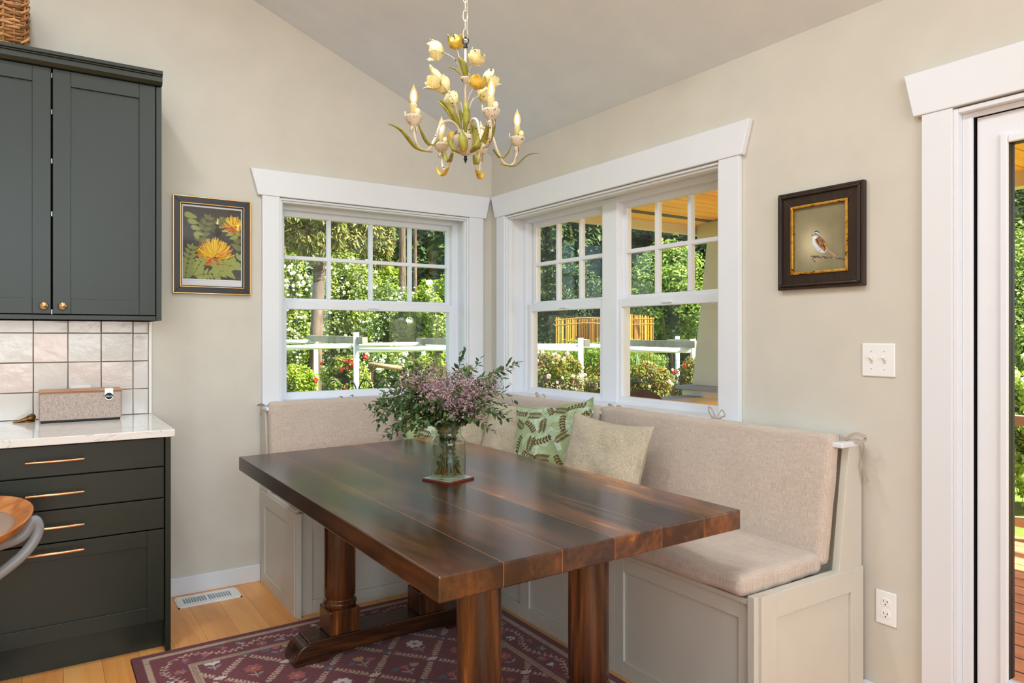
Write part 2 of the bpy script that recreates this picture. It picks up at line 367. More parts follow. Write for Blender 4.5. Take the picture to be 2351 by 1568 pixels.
def soft_box(name, c, dims, r, mat, parent, puff=0, wr=0, M3=None, n=28, seed=0):
    """upholstered slab: rounded box, puffed top, light wrinkles"""
    h = [d/2 for d in dims]; bm = bmesh.new()
    g = [math.sin((i/n-.5)*PI) for i in range(n+1)]
    def pt(q):
        inn = Vector([max(-(h[i]-r), min(h[i]-r, q[i])) for i in range(3)]); d = Vector(q)-inn
        p = inn+d.normalized()*r if d.length > 1e-9 else Vector(q)
        k = puff*max(0, 1-(q[0]/h[0])**2)*max(0, 1-(q[1]/h[1])**2); p.z += k*(1 if p.z > 0 else -.3)*1
        if wr:
            nz = mnoise.noise(Vector((p.x*7+seed, p.y*7, p.z*7)))*wr+mnoise.noise(Vector((p.x*26+seed, p.y*4, p.z*9)))*wr*.5
            p += (d.normalized() if d.length > 1e-9 else Vector((0, 0, 1)))*nz
        return p
    for ax in range(3):
        o1, o2 = [i for i in range(3) if i != ax]
        for sg in (-1, 1):
            vs = {}
            for i in range(n+1):
                for j in range(n+1):
                    q = [0, 0, 0]; q[ax] = sg*h[ax]; q[o1] = g[i]*h[o1]; q[o2] = g[j]*h[o2]; vs[i, j] = bm.verts.new(pt(q))
            for i in range(n):
                for j in range(n): bm.faces.new((vs[i, j], vs[i+1, j], vs[i+1, j+1], vs[i, j+1]))
    bmesh.ops.remove_doubles(bm, verts=bm.verts, dist=1e-5); bmesh.ops.recalc_face_normals(bm, faces=bm.faces)
    me = bpy.data.meshes.new(name); T = Matrix.Translation(Vector(c)-(W[parent] if parent is not None else Vector((0, 0, 0))))
    bm.transform(T @ (M3.to_4x4() if M3 is not None else Matrix.Identity(4))); bm.to_mesh(me); bm.free()
    me.materials.append(mat); me.polygons.foreach_set('use_smooth', [True]*len(me.polygons))
    o = bpy.data.objects.new(name, me); C.objects.link(o)
    W[o] = W[parent] if parent is not None else Vector((0, 0, 0))
    if parent is not None: o.parent = parent
    return o
# ================================================================== the room shell
XL, YB = -6.2, -7.6          # far left wall, rear wall
def zc(x): return 2.444-.4167*x
TW = .15
def wallA(u0, u1, z0, z1): return [(u0, z0), (u1, z0), (u1, z1), (u0, z1)]
mb = MB()                     # wall_left: the wall with the four-light window (y = 0)
mb.prism([(XL, 0), (-1.346, 0), (-1.346, zc(-1.346)), (XL, zc(XL))], 'y', 0, TW)
mb.prism([(-1.346, 0), (-.176, 0), (-.176, .93), (-1.346, .93)], 'y', 0, TW)
mb.prism([(-1.346, 2.033), (-.176, 2.033), (-.176, zc(-.176)), (-1.346, zc(-1.346))], 'y', 0, TW)
mb.prism([(-.176, 0), (TW, 0), (TW, zc(TW)), (-.176, zc(-.176))], 'y', 0, TW)
struct(mb.build('wall_left', M['wall']))
mb = MB(); H = 2.444
for y0, y1, z0, z1 in ((-.18, 0, 0, H), (-1.848, -.18, 0, .93), (-1.848, -.18, 2.033, H), (-2.775, -1.848, 0, H), (-3.76, -2.775, 2.01, H), (YB, -3.76, 0, H)):
    mb.box((0, y0, z0), (TW, y1, z1))
struct(mb.build('wall_right', M['wall']))
mb = MB()                     # unseen rear wall; its wide opening is added and shaped for the fill light
zr = lambda x0, x1, z0: [(x0, z0), (x1, z0), (x1, zc(x1)), (x0, zc(x0))]
mb.prism(zr(XL, -5.2, 0), 'y', YB-TW, YB); mb.prism(zr(-.5, TW, 0), 'y', YB-TW, YB)
mb.prism([(-5.2, 0), (-.5, 0), (-.5, 1.05), (-5.2, 1.05)], 'y', YB-TW, YB); mb.prism([(-5.2, 3.45), (-2.42, 3.45), (-5.2, zc(-5.2))], 'y', YB-TW, YB); mb.prism([(-1.0, 1.05), (-.5, 1.05), (-.5, zc(-.5)), (-1.0, zc(-1.0))], 'y', YB-TW, YB)
struct(mb.build('wall_rear', M['wall']))
mb = MB(); mb.box((XL-TW, YB, 0), (XL, 0, 1.0)); mb.box((XL-TW, YB, 2.3), (XL, 0, 5.1)); mb.box((XL-TW, YB, 1), (XL, -6, 2.3)); mb.box((XL-TW, -2.5, 1), (XL, TW, 2.3))
struct(mb.build('wall_side', M['wall']))
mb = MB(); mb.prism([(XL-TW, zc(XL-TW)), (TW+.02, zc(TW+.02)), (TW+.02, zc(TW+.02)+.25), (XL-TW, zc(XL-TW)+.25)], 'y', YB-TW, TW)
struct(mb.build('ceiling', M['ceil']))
struct(MB().box((XL-TW, YB-TW, -.15), (TW, TW, 0)).build('floor', M['floor']))
# baseboards
struct(MB().box((-1.966, -.015, 0), (-1.444, 0, .088)).build('baseboard_left', M['trim'], bevel=.003))
struct(MB().box((-.015, -2.68, 0), (0, -2.477, .088)).build('baseboard_right', M['trim'], bevel=.003))

# ================================================================== windows (u along the wall, d outward)
def wbox(axis):
    if axis == 'A': return lambda mb, u0, u1, d0, d1, z0, z1, mi=0: mb.box((u0, d0, z0), (u1, d1, z1), mi)
    return lambda mb, u0, u1, d0, d1, z0, z1, mi=0: mb.box((d0, u0, z0), (d1, u1, z1), mi)
def window(axis, name, u0, u1, head, units, ncol):
    B = wbox(axis); root = thing(name, None, None, (-.76, 0, .93) if axis == 'A' else (0, -1.014, .93), kind='structure')
    def part(nm, boxes, m='trim', bevel=.002, par=root):
        mb = MB()
        for b in boxes: B(mb, *b)
        return mb.build(nm, M[m], par, bevel=bevel)
    (c0, c1), (t0, t1), (b0, b1) = head
    mb = MB(); pts = [(b0, 2.035), (b1, 2.035), (t1, 2.172), (t0, 2.172)]
    mb.prism(pts, 'y' if axis == 'A' else 'x', -.027, 0); mb.build('head_casing', M['trim'], root, bevel=.003)
    part('side_casing', [(c0, u0, -.022, 0, .86, 2.035)]); part('side_casing', [(u1, c1, -.022, 0, .86, 2.035)])
    part('apron', [(u0, u1, -.018, 0, .86, .93)])
    part('jamb', [(u0, u0+.012, -.012, .112, .94, 2.033), (u1-.012, u1, -.012, .112, .94, 2.033), (u0+.012, u1-.012, -.012, .112, 2.021, 2.033)])
    part('stool', [(u0, u1, -.02, .112, .915, .94)])
    part('stop_bead', [(u0+.012, u0+.022, .0, .03, .94, 2.011), (u1-.022, u1-.012, .0, .03, .94, 2.011), (u0+.012, u1-.012, 0, .03, 2.011, 2.021)])
    f = .05
    fr = [(u0, u0+f, .108, .20, .93, 2.033), (u1-f, u1, .108, .20, .93, 2.033), (u0+f, u1-f, .108, .20, 1.993, 2.033), (u0+f, u1-f, .108, .20, .93, .955)]
    for (a, b), (c, d) in zip(units[:-1], units[1:]): fr.append((b-.005, c+.005, .104, .20, .94, 2.02))
    part('frame', fr, 'vinyl', .003)
    for a, b in units:
        s = .032
        lo = part('lower_sash', [(a, a+s, .112, .145, .945, 1.488), (b-s, b, .112, .145, .945, 1.488), (a+s, b-s, .112, .145, .945, .978), (a+s, b-s, .112, .145, 1.441, 1.488)], 'vinyl', .004)
        part('pane', [(a+s-.004, b-s+.004, .126, .132, .974, 1.445)], 'glass', 0, lo)
        cu = (a+b)/2; part('sash_lift', [(cu-.035, cu+.035, .104, .114, 1.452, 1.466)], 'vinyl', .003, lo)
        g0, g1 = a+.03, b-.03; zt, zm = 1.962, 1.505
        bars = [(a-.005, g0, .15, .185, 1.46, 1.998), (g1, b+.005, .15, .185, 1.46, 1.998), (g0, g1, .15, .185, zt, 1.998), (g0, g1, .15, .185, 1.46, zm)]
        for k in range(1, ncol):
            x = g0+(g1-g0)*k/ncol; bars.append((x-.011, x+.011, .148, .178, zm, zt))
        bars.append((g0, g1, .1475, .177, (zm+zt)/2-.011, (zm+zt)/2+.011))
        up = part('upper_sash', bars, 'vinyl', .003)
        part('pane', [(g0-.004, g1+.004, .160, .166, zm-.004, zt+.004)], 'glass', 0, up)
    return root
window('A', 'window_1', -1.346, -.176, ((-1.436, -.074), (-1.4955, -.0235), (-1.458, -.056)), [(-1.302, -.212)], 4)
window('B', 'window_2', -1.848, -.18, ((-1.954, -.091), (-2.010, -.032), (-1.970, -.081)), [(-1.776, -1.068), (-.960, -.252)], 3)

# ================================================================== glass door on the right
d1 = thing('door_1', None, None, (0, -3.27, 0), kind='structure')
MB().prism([(-2.657, 2.01), (-3.875, 2.01), (-3.905, 2.152), (-2.627, 2.152)], 'x', -.027, 0).build('head_casing', M['trim'], d1, bevel=.003)
bx('side_casing', (-.022, -2.775, 0), (0, -2.682, 2.01), M['trim'], d1); bx('side_casing', (-.022, -3.85, 0), (0, -3.757, 2.01), M['trim'], d1)
mb = MB(); mb.box((-.014, -2.79, 0), (.12, -2.775, 2.005)); mb.box((-.014, -3.76, 0), (.12, -3.745, 2.005)); mb.box((-.014, -3.745, 1.99), (.12, -2.79, 2.005)); mb.box((.012, -2.819, 0), (.024, -2.79, 1.974)); mb.box((.012, -3.745, 1.974), (.024, -2.79, 1.99))
mb.build('jamb', M['trim'], d1, bevel=.002)
mb = MB(); mb.box((.024, -2.823, 0), (.075, -2.79, 1.99)); mb.box((.024, -3.745, 1.975), (.075, -2.79, 1.99)); mb.build('weather_strip', M['dark'], d1)
dy0, dy1 = -3.72, -2.826; mb = MB()
for b in (((.030, -2.905, .012), (.072, dy1, 1.972)), ((.030, dy0, .012), (.072, -3.64, 1.972)), ((.030, -3.64, .012), (.072, -2.905, .235)), ((.030, -3.64, 1.886), (.072, -2.905, 1.972))): mb.box(*b)
slab = mb.build('door_slab', M['vinyl'], d1)
mb = MB(); gy0, gy1, gz0, gz1 = -3.632, -2.913, .247, 1.876
for a, b in (((.020, gy1, gz0-.03), (.034, gy1+.022, gz1+.03)), ((.020, gy0-.022, gz0-.03), (.034, gy0, gz1+.03)), ((.020, gy0, gz1), (.034, gy1, gz1+.022)), ((.020, gy0, gz0-.022), (.034, gy1, gz0))): mb.box(a, b)
mb.build('glazing_bead', M['vinyl'], slab, bevel=.004)
mb = MB(); mb.box((.034, gy1, gz0), (.07, gy1+.008, gz1)); mb.box((.034, gy0-.008, gz0), (.07, gy0, gz1)); mb.box((.034, gy0, gz1), (.07, gy1, gz1+.01)); mb.build('gasket', M['black'], slab)
bx('pane', (.048, gy0, gz0), (.054, gy1, gz1), M['glass'], slab, 0)

# ================================================================== backsplash
bs = struct(MB().box((-3.3, -.006, .914), (-1.966, 0, 1.40)).build('backsplash', M['grout'])); W[bs] = Vector((0, 0, 0))
mb = MB(); rr = random.Random(3); ys = [.914]+[1.037-.0005+.134*k for k in range(0, 4)]
xs = [-1.973-.0]+[-2.04-.1328*k for k in range(0, 10)]
for i in range(len(xs)-1):
    for j in range(len(ys)-1):
        g = .0022; j_ = lambda: rr.uniform(-.0009, .0009)
        x1, x0, z0, z1 = xs[i]-g, xs[i+1]+g, ys[j]+g, min(ys[j+1]-g, 1.40); t = -.011+rr.uniform(-.001, .001); tx, tz = rr.uniform(-.0015, .0015), rr.uniform(-.0015, .0015)
        b = [(x0+j_(), z0+j_()), (x1+j_(), z0+j_()), (x1+j_(), z1+j_()), (x0+j_(), z1+j_())]
        fr = [(x, t+tx*(x-x0)/.13*1+tz*(z-z0)/.13, z) for x, z in b]; bk = [(x, -.004, z) for x, z in b]
        mb.add(fr+bk, [(0, 1, 2, 3), (0, 4, 5, 1), (1, 5, 6, 2), (2, 6, 7, 3), (3, 7, 4, 0)])
mb.build('glazed_tiles', M['tile'], bs, bevel=.0012)
mb = MB().box((-1.972, -.013, .914), (-1.958, 0, 1.365)); struct(mb.build('trim_1', M['plate'], bevel=.003))

# ================================================================== wall cabinet
uc = thing('wall_cabinet', 'dark green shaker wall cabinet above the white tiled backsplash', 'cabinet', (-2.37, 0, 1.36))
mb = MB(); mb.box((-2.79, -.336, 1.36), (-1.966, 0, 2.40)); mb.build('carcass', M['green'], uc, bevel=.001)
mb = MB(); mb.box((-1.983, -.362, 1.36), (-1.961, 0, 2.40)); mb.box((-2.79, -.357, 1.36), (-1.983, -.03, 1.379)); mb.build('end_panel', M['green'], uc, bevel=.0015)
mb = MB(); mb.box((-2.79, -.361, 2.404), (-1.962, -.336, 2.43)); 
prof = [(-.375, 2.403), (-.385, 2.418), (-.385, 2.4385), (-.392, 2.4405), (-.392, 2.4445), (-.400, 2.4475), (-.400, 2.462), (-.30, 2.462), (-.30, 2.403)]
mb.prism(prof, 'x', -2.79, -1.960)
mb.box((-2.79, -.31, 2.403), (-1.957, 0, 2.462)); mb.build('crown_molding', M['green'], uc, bevel=.001)
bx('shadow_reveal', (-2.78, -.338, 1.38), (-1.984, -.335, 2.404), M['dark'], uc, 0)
def shaker(name, x0, x1, z0, z1, y, st, parent, rail=None, dep=.009, th=.02):
    rail = rail or st; mb = MB()
    mb.box((x0, y, z0), (x0+st, y+th, z1)); mb.box((x1-st, y, z0), (x1, y+th, z1)); mb.box((x0+st, y, z0), (x1-st, y+th, z0+rail)); mb.box((x0+st, y, z1-rail), (x1-st, y+th, z1))
    mb.box((x0+st-.001, y+dep, z0+rail-.001), (x1-st+.001, y+th, z1-rail+.001))
    return mb.build(name, M['green'], parent, bevel=.0012)
for x0, x1, kx in ((-2.764, -2.3765, -2.401), (-2.3695, -1.9855, -2.335)):
    d = shaker('door', x0, x1, 1.383, 2.402, -.358, .064, uc)
    k = MB().lathe([(.006, 0), (.006, .012), (.0145, .015), (.0165, .02), (.0145, .026), (0, .028)], (kx, -.358, 1.416), 20, 0, (0, -1, 0)).build('knob', M['knob'], d, smooth=True)
for z in (2.377, 2.225, 2.02, 1.80, 1.392): bx('hinge', (-2.3755, -.344, z-.010), (-2.3705, -.337, z+.010), M['steel'], uc, 0)

# ================================================================== base cabinet and worktop
bc = thing('base_cabinet', 'dark green base cabinet with four copper handled drawers under the white worktop', 'cabinet', (-2.37, 0, 0))
mb = MB(); mb.box((-3.0, -.634, .127), (-1.984, -.01, .884)); mb.build('carcass', M['greend'], bc)
bx('end_panel', (-1.987, -.668, 0), (-1.9665, -.016, .884), M['green'], bc, .0015); bx('toe_kick', (-3.0, -.60, 0), (-1.987, -.58, .127), M['green'], bc, 0)
def handle(par, z, x0=-2.461, x1=-2.272, y=-.655):
    mb = MB(); mb.tube([(x0, y-.034, z), (x1, y-.034, z)], .0055, 14)
    for x in (x0+.03, x1-.03): mb.tube([(x, y+.001, z), (x, y-.034, z)], .0042, 10)
    return mb.build('handle', M['brass'], par, smooth=True, bevel=.0008)
XD0, XD1 = -2.748, -1.990
for z0, z1, hz in ((.759, .874, .8185), (.631, .754, .693), (.505, .626, .5675)):
    d = MB().box((XD0, -.655, z0), (XD1, -.635, z1)).build('drawer', M['green'], bc, bevel=.0015); handle(d, hz)
d = shaker('drawer', XD0, XD1, .128, .500, -.655, .062, bc); handle(d, .471)
for z0, z1 in ((.505, .874), (.128, .500)): shaker('door', -2.998, XD0-.005, z0, z1, -.655, .062, bc)
wt = MB().box((-3.3, -.720, .884), (-1.958, -.012, .914)).build('worktop', M['quartz'], bevel=.003)
tag(wt, 'white veined stone worktop over the dark green drawers', 'worktop'); W[wt] = Vector((0, 0, 0))

# ================================================================== corner bench
def shk(mb, P, u0, u1, z0, z1, st_u, st_z, t0, t1, rec):
    """face frame around one recessed panel; P maps (u, depth, z) boxes"""
    P(mb, u0, u0+st_u, t0, t1, z0, z1); P(mb, u1-st_u, u1, t0, t1, z0, z1); P(mb, u0+st_u, u1-st_u, t0, t1, z0, z0+st_z[0]); P(mb, u0+st_u, u1-st_u, t0, t1, z1-st_z[1], z1)
    P(mb, u0+st_u, u1-st_u, t0+rec, t1, z0+st_z[0], z1-st_z[1])
PX = lambda mb, u0, u1, t0, t1, z0, z1: mb.box((t0, u0, z0), (t1, u1, z1))      # face looking to -x
PY = lambda mb, u0, u1, t0, t1, z0, z1: mb.box((u0, t0, z0), (u1, t1, z1))      # face looking to -y
# along the left wall
ba = thing('bench', 'greige built-in bench under the four-light window, its end beside the floor vent', 'bench', (-.8, -.3, 0), 'corner bench halves')
mb = MB(); shk(mb, PY, -1.418, -.592, 0, .457, .06, (.064, .055), -.608, -.58, .008); mb.build('front_panel', M['bench'], ba, bevel=.0015)
bx('lid', (-1.417, -.614, .457), (-.592, -.13, .473), M['bench'], ba, .002)
mb = MB(); shk(mb, PX, -.606, -.018, 0, .478, .07, (.06, .066), -1.444, -1.420, .008)
mb.box((-1.440, -.634, 0), (-1.417, -.604, .478)); mb.box((-1.439, -.60, .476), (-1.418, -.016, .489))
mb.prism([(-.153, .485), (-.016, .485), (-.016, .908), (-.093, .908)], 'x', -1.442, -1.418); mb.build('end_panel', M['bench'], ba, bevel=.0015)
MB().prism([(-.132, .473), (-.022, .473), (-.022, .907), (-.074, .907)], 'x', -1.418, -.03).build('backrest', M['bench'], ba)
bx('cap_rail', (-1.447, -.142, .907), (-.03, -.016, .925), M['trim'], ba, .004)
# along the right wall
bb = thing('bench', 'greige built-in bench along the right wall under the double window', 'bench', (-.3, -1.4, 0), 'corner bench halves')
mb = MB()
for u0, u1, st in ((-1.2105, -.61, .034), (-1.82, -1.2105, .036), (-2.45, -1.82, .05)): shk(mb, PX, u0, u1, 0, .457, st, (.064, .055), -.58, -.552, .008)
mb.build('front_panel', M['bench'], bb, bevel=.0015)
bx('lid', (-.590, -2.449, .457), (-.13, -.02, .473), M['bench'], bb, .002)
mb = MB(); mb.box((-.598, -2.475, 0), (-.574, -2.4495, .489)); shk(mb, PY, -.574, -.018, 0, .489, .075, (.064, .078), -2.484, -2.4495, .009); 
mb.prism([(-.153, .487), (-.016, .487), (-.016, .908), (-.093, .908)], 'y', -2.4765, -2.4495); mb.build('end_panel', M['bench'], bb, bevel=.0015)
MB().prism([(-.132, .473), (-.022, .473), (-.022, .907), (-.074, .907)], 'y', -2.4495, -.03).build('backrest', M['bench'], bb)
bx('cap_rail', (-.142, -2.481, .907), (-.018, -.145, .925), M['trim'], bb, .004)
# cushions
def tie(mb, p, d, up=.05, tail=.0, w=.009, seed=0):
    """little bow: two loops and tails; d = direction along the cushion"""
    p = Vector(p); d = Vector(d).normalized(); n = Vector((0, 0, 1)); s = d.cross(n)*.7+n*.6+d*.5
    for sg in (-1, 1):
        lp = spline([p, p+d*sg*.025+n*up*.9, p+d*sg*.045+n*up*(1.0 if sg > 0 else .5), p+d*sg*.03+n*up*.35, p], 6); mb.ribbon(lp, [w]*len(lp), s)
    for sg, tl in ((-1, .05), (1, tail or .06)):
        q = spline([p, p+d*sg*.022+n*.004, p+d*sg*.032-n*tl*.45+s*.008, p+d*sg*.026-n*tl], 6); mb.ribbon(q, [w]*len(q), s)
def back_cushion(label, along, u0, u1, bows, seed, group):
    L = u1-u0; hgt = .455; th = .062; um = (u0+u1)/2; sl = math.atan2(.06, .42)
    if along == 'y':  # on the right wall
        root = thing('back_cushion', label, 'cushion', (-.15, um, .5), group); M3 = Matrix.Rotation(sl, 3, 'Y') @ Matrix(((0, 0, -1), (-1, 0, 0), (0, 1, 0)))
        soft_box('pad', (-.152, um, .728), (L, hgt, th), .026, M['linen'], root, .006, .004, M3, 40, seed)
        d = (0, 1, 0); P = lambda u, z: (-.07, u, z)
    else:
        root = thing('back_cushion', label, 'cushion', (um, -.15, .5), group); M3 = Matrix.Rotation(-sl, 3, 'X') @ Matrix(((1, 0, 0), (0, 0, -1), (0, 1, 0)))
        soft_box('pad', (um, -.152, .728), (L, hgt, th), .026, M['linen'], root, .006, .004, M3, 40, seed)
        d = (1, 0, 0); P = lambda u, z: (u, -.07, z)
    for u, z, up, tail in bows:
        mb = MB(); tie(mb, P(u, z), d, up, tail); mb.build('tie', M['tie'], root, solid=.0012)
    return root
back_cushion('rose beige back cushion under the four-light window', 'x', -1.437, -.20, [(-1.0, .93, .03, .01), (-1.43, .925, .015, .08)], 1, 'bench back cushions')
back_cushion('short rose beige back cushion in the corner, behind the leaf print pillow', 'y', -1.225, -.145, [(-.63, .93, .04, .01)], 2, 'bench back cushions')
bigc = back_cushion('long rose beige back cushion ending at the bench end by the outlet', 'y', -2.449, -1.235, [(-1.25, .937, .018, .01), (-1.88, .94, .05, .01)], 3, 'bench back cushions')
mb = MB(); q = Vector((-.075, -2.452, .93)); 
lp = spline([q, q+Vector((.01, -.03, .022)), q+Vector((.02, -.062, .012)), q+Vector((.01, -.045, -.004)), q], 7); mb.ribbon(lp, [.012]*len(lp), (.5, 0, 1))
lp = spline([q, q+Vector((-.02, .012, .014)), q+Vector((-.028, .0, .0)), q], 6); mb.ribbon(lp, [.01]*len(lp), (0, .3, 1))
lp = spline([q, q+Vector((.03, -.04, -.004)), q+Vector((.042, -.044, -.05)), q+Vector((.036, -.04, -.085)), q+Vector((.040, -.046, -.110)), q+Vector((.045, -.055, -.145))], 8); mb.ribbon(lp, [.013]*len(lp), (1, .2, 0))
lp = spline([q, q+Vector((.0, -.012, -.02)), q+Vector((.006, -.012, -.048))], 6); mb.ribbon(lp, [.011]*len(lp), (1, .4, 0))
mb.build('tie', M['tie'], bigc, solid=.0012)
sc = thing('seat_cushion', 'rose beige seat cushion on the right-hand bench, partly under the table', 'cushion', (-.4, -1.8, .473), 'bench seat cushions')
soft_box('pad', (-.402, -1.53, .513), (.436, 1.83, .075), .03, M['linen'], sc, .012, .010, None, 64, 5)
sc = thing('seat_cushion', 'rose beige seat cushion on the left-hand bench, behind the table corner', 'cushion', (-.9, -.4, .473), 'bench seat cushions')
soft_box('pad', (-1.03, -.40, .51), (.79, .45, .07), .028, M['linen'], sc, .01, .004, None, 40, 8)

# ================================================================== dining table
tb = thing('dining_table', 'dark walnut trestle dining table with thick plank top', 'table', (-1.157, -1.54, 0.012))
top = [(-1.684, -.598), (-1.686, -2.486), (-.631, -2.451), (-.619, -.50)]
MB().prism(top, 'z', .70, .76).build('tabletop', M['wal_y'], tb, bevel=.004)
for yc in (-1.073, -2.175):
    zt = .10; half = .4; xm = -1.2
    nose = [(xm-half+.055*(1-math.sin(a)), .012+.078*math.cos(a)) for a in [PI/2*k/8 for k in range(8, -1, -1)]]
    poly = [(xm-half, .012)]+nose[1:]+[(xm-half+.056, .1)]
    full = poly+[(2*xm-x, z) for x, z in poly[::-1]]
    full += [(xm+half-.135, .012), (xm+half-.135, .026), (xm+.15, .034), (xm-.15, .034), (xm-half+.135, .026), (xm-half+.135, .012)]
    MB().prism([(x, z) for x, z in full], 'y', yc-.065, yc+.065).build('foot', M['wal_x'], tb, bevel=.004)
    for xc in (-1.397, -1.003):
        leg = MB().box((xc-.0635, yc-.0635, .10), (xc+.0635, yc+.0635, .198)).build('leg', M['wal_z'], tb, bevel=.006)
        MB().lathe([(.0625, .198), (.0625, .204), (.066, .208), (.068, .215), (.066, .222), (.060, .225), (.057, .229), (.0565, .234), (.059, .238), (.0625, .242), (.063, .28), (.063, .64), (.062, .66)], (xc, yc, 0), 40).build('column', M['wal_z'], leg, smooth=True, angle=1)
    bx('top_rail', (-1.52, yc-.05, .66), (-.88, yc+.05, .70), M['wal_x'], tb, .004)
# ================================================================== rug
def sprig(cv, x, y, ang, n, L, lw, col, stem=.002, gap=.012):
    """stem with paired leaves"""
    ca, sa = math.cos(ang), math.sin(ang); cv.line([(x, y), (x+ca*n*gap, y+sa*n*gap)], stem, col)
    for k in range(n):
        px, py = x+ca*gap*(k+.3), y+sa*gap*(k+.3)
        q = 1-.45*abs(k/n-.3)
        for s in (-1, 1): cv.leaf(px, py, ang+s*.7, L*q, lw, col, 1, .5)
def blossom(cv, x, y, r, n, col, ctr, rot=0):
    for k in range(n): cv.leaf(x+math.cos(rot+2*PI*k/n)*r*.12, y+math.sin(rot+2*PI*k/n)*r*.12, rot+2*PI*k/n, r, r*.62, col, .8, .62)
    cv.ell(x, y, r*.25, r*.25, 0, ctr)
def tulipm(cv, x, y, ang, s, col):
    for d in (-.45, 0, .45): cv.leaf(x, y, ang+d, s, s*.42, col, .9, .5)
def make_rug():
    w, h = 1.502, 2.35; rr = random.Random(11)
    F = (124, 60, 67); cv = Cv(w, h, .0042, F); TAN = (186, 156, 132); CR = (206, 172, 152); BL = (96, 104, 126); SAL = (186, 98, 92); GOLD = (196, 154, 108); WH = (224, 212, 202)
    cv.rect(0, 0, w, h, (106, 44, 52))
    e = [.034, .058, .180, .206]
    cv.rect(e[0], e[0], w-e[0], h-e[0], TAN); cv.rect(e[1], e[1], w-e[1], h-e[1], (120, 52, 60)); cv.rect(e[2], e[2], w-e[2], h-e[2], TAN)
    for t in (.008, .016): 
        for a in (e[2]+t,): cv.line([(a, a), (w-a, a), (w-a, h-a), (a, h-a), (a, a)], .003, (150, 118, 100))
    cv.rect(e[3], e[3], w-e[3], h-e[3], F)
    # mottled ground
    for _ in range(1400): cv.ell(rr.uniform(0, w), rr.uniform(0, h), rr.uniform(.01, .03), rr.uniform(.004, .01), 0, (112, 60, 68), .18)
    # border vine
    mid = (e[1]+e[2])/2
    def border(p0, p1, nrm):
        L = math.hypot(p1[0]-p0[0], p1[1]-p0[1]); d = ((p1[0]-p0[0])/L, (p1[1]-p0[1])/L); n = int(L/.012); pts = []
        f = lambda t: math.sin(t*2*PI/.30)*.026
        for k in range(n+1): t = L*k/n; pts.append((p0[0]+d[0]*t+nrm[0]*f(t), p0[1]+d[1]*t+nrm[1]*f(t)))
        cv.line(pts, .0035, CR); a0 = math.atan2(d[1], d[0])
        for k in range(2, n-1, 1):
            x, y = pts[k]; s = 1 if k % 2 else -1
            cv.leaf(x, y, a0+s*1.0+rr.uniform(-.3, .3), .021, .0085, CR if rr.random() < .8 else TAN)
        t = .05
        while t < L-.04:
            s = 1 if f(t) < 0 else -1; x, y = p0[0]+d[0]*t+nrm[0]*s*.026, p0[1]+d[1]*t+nrm[1]*s*.026
            c = rr.choice([SAL, BL, WH, SAL, BL, GOLD]); k = rr.random()
            if k < .6: blossom(cv, x, y, .021, 6, c, CR, rr.random())
            else: tulipm(cv, x, y, a0+rr.uniform(-1, 1), .03, c)
            for q in range(3): cv.leaf(x, y, rr.uniform(0, 6.28), .026, .007, BL if c != BL else CR)
            t += .075
    border((mid, mid), (w-mid, mid), (0, 1)); border((mid, h-mid), (w-mid, h-mid), (0, 1)); border((mid, mid), (mid, h-mid), (1, 0)); border((w-mid, mid), (w-mid, h-mid), (1, 0))
    # trellis of leafy vines with flowers inside each diamond
    a0 = e[3]; DX, DY = .245, .30; inside = lambda x, y: a0+.006 < x < w-a0-.006 and a0+.006 < y < h-a0-.006
    nx, ny = int((w-2*a0)/DX)+2, int((h-2*a0)/DY)+2; ox, oy = w/2-DX*(nx//2), h-a0-.16-DY*(ny-1)
    sub = Cv(w, h, .0042, F); sub.a[:] = cv.a; keep = cv.a.copy(); cv2 = cv
    for i in range(-1, nx+1):
        for j in range(-1, ny+1):
            x, y = ox+i*DX, oy+j*DY
            for sx in (1, -1):
                x1, y1 = x+sx*DX/2, y+DY/2; ang = math.atan2(DY/2, sx*DX/2); L = math.hypot(DX/2, DY/2)
                for (bx_, by_) in ((x, y), (x+sx*DX/2, y+DY/2-DY/2+0)): pass
                sprig(cv2, x+math.cos(ang)*.022, y+math.sin(ang)*.022, ang, 8, .024, .0095, CR, .0024, (L-.05)/8)
                xx, yy = x+DX/2, y+DY/2; ang2 = math.atan2(DY/2, sx*DX/2)
                sprig(cv2, xx+math.cos(ang2)*.022, yy+math.sin(ang2)*.022, ang2, 8, .024, .0095, CR, .0024, (L-.05)/8)
            for (px, py, c) in ((x, y, WH), (x+DX/2, y+DY/2, BL)):
                for d in (-.9, -.45, 0, .45, .9): cv2.leaf(px, py-.012, PI/2+d, .034, .011, c)
                cv2.leaf(px, py, -PI/2, .02, .012, CR)
            for k, (px, py) in enumerate(((x+DX/2, y), (x, y+DY/2))):
                t = (i*3+j*5+k*2) % 4; cv2.line([(px, py-.07), (px, py-.01)], .003, CR)
                for s in (-1, 1): cv2.leaf(px, py-.065, PI/2+s*.7, .045, .008, BL); cv2.leaf(px, py-.05, PI/2+s*.95, .035, .007, CR)
                if t == 0: blossom(cv2, px, py+.012, .034, 8, WH, SAL)
                elif t == 1:
                    tulipm(cv2, px, py-.012, PI/2, .045, GOLD)
                    for s in (-1, 1): tulipm(cv2, px+s*.03, py-.03, PI/2-s*.6, .034, SAL if s > 0 else BL)
                elif t == 2: blossom(cv2, px, py+.012, .032, 7, SAL, GOLD)
                else:
                    for s in (-1, 0, 1): tulipm(cv2, px+s*.03, py-.02, PI/2-s*.5, .036, (BL, SAL, GOLD)[s+1])
    m = np.zeros(keep.shape[:2], bool); k0 = int((a0+.004)/cv.px); m[k0:-k0, k0:-k0] = True
    cv.a[~m] = keep[~m]
    nzr = RNG.normal(0, 4, cv.a.shape[:2]); cv.a += nzr[..., None]
    return cv
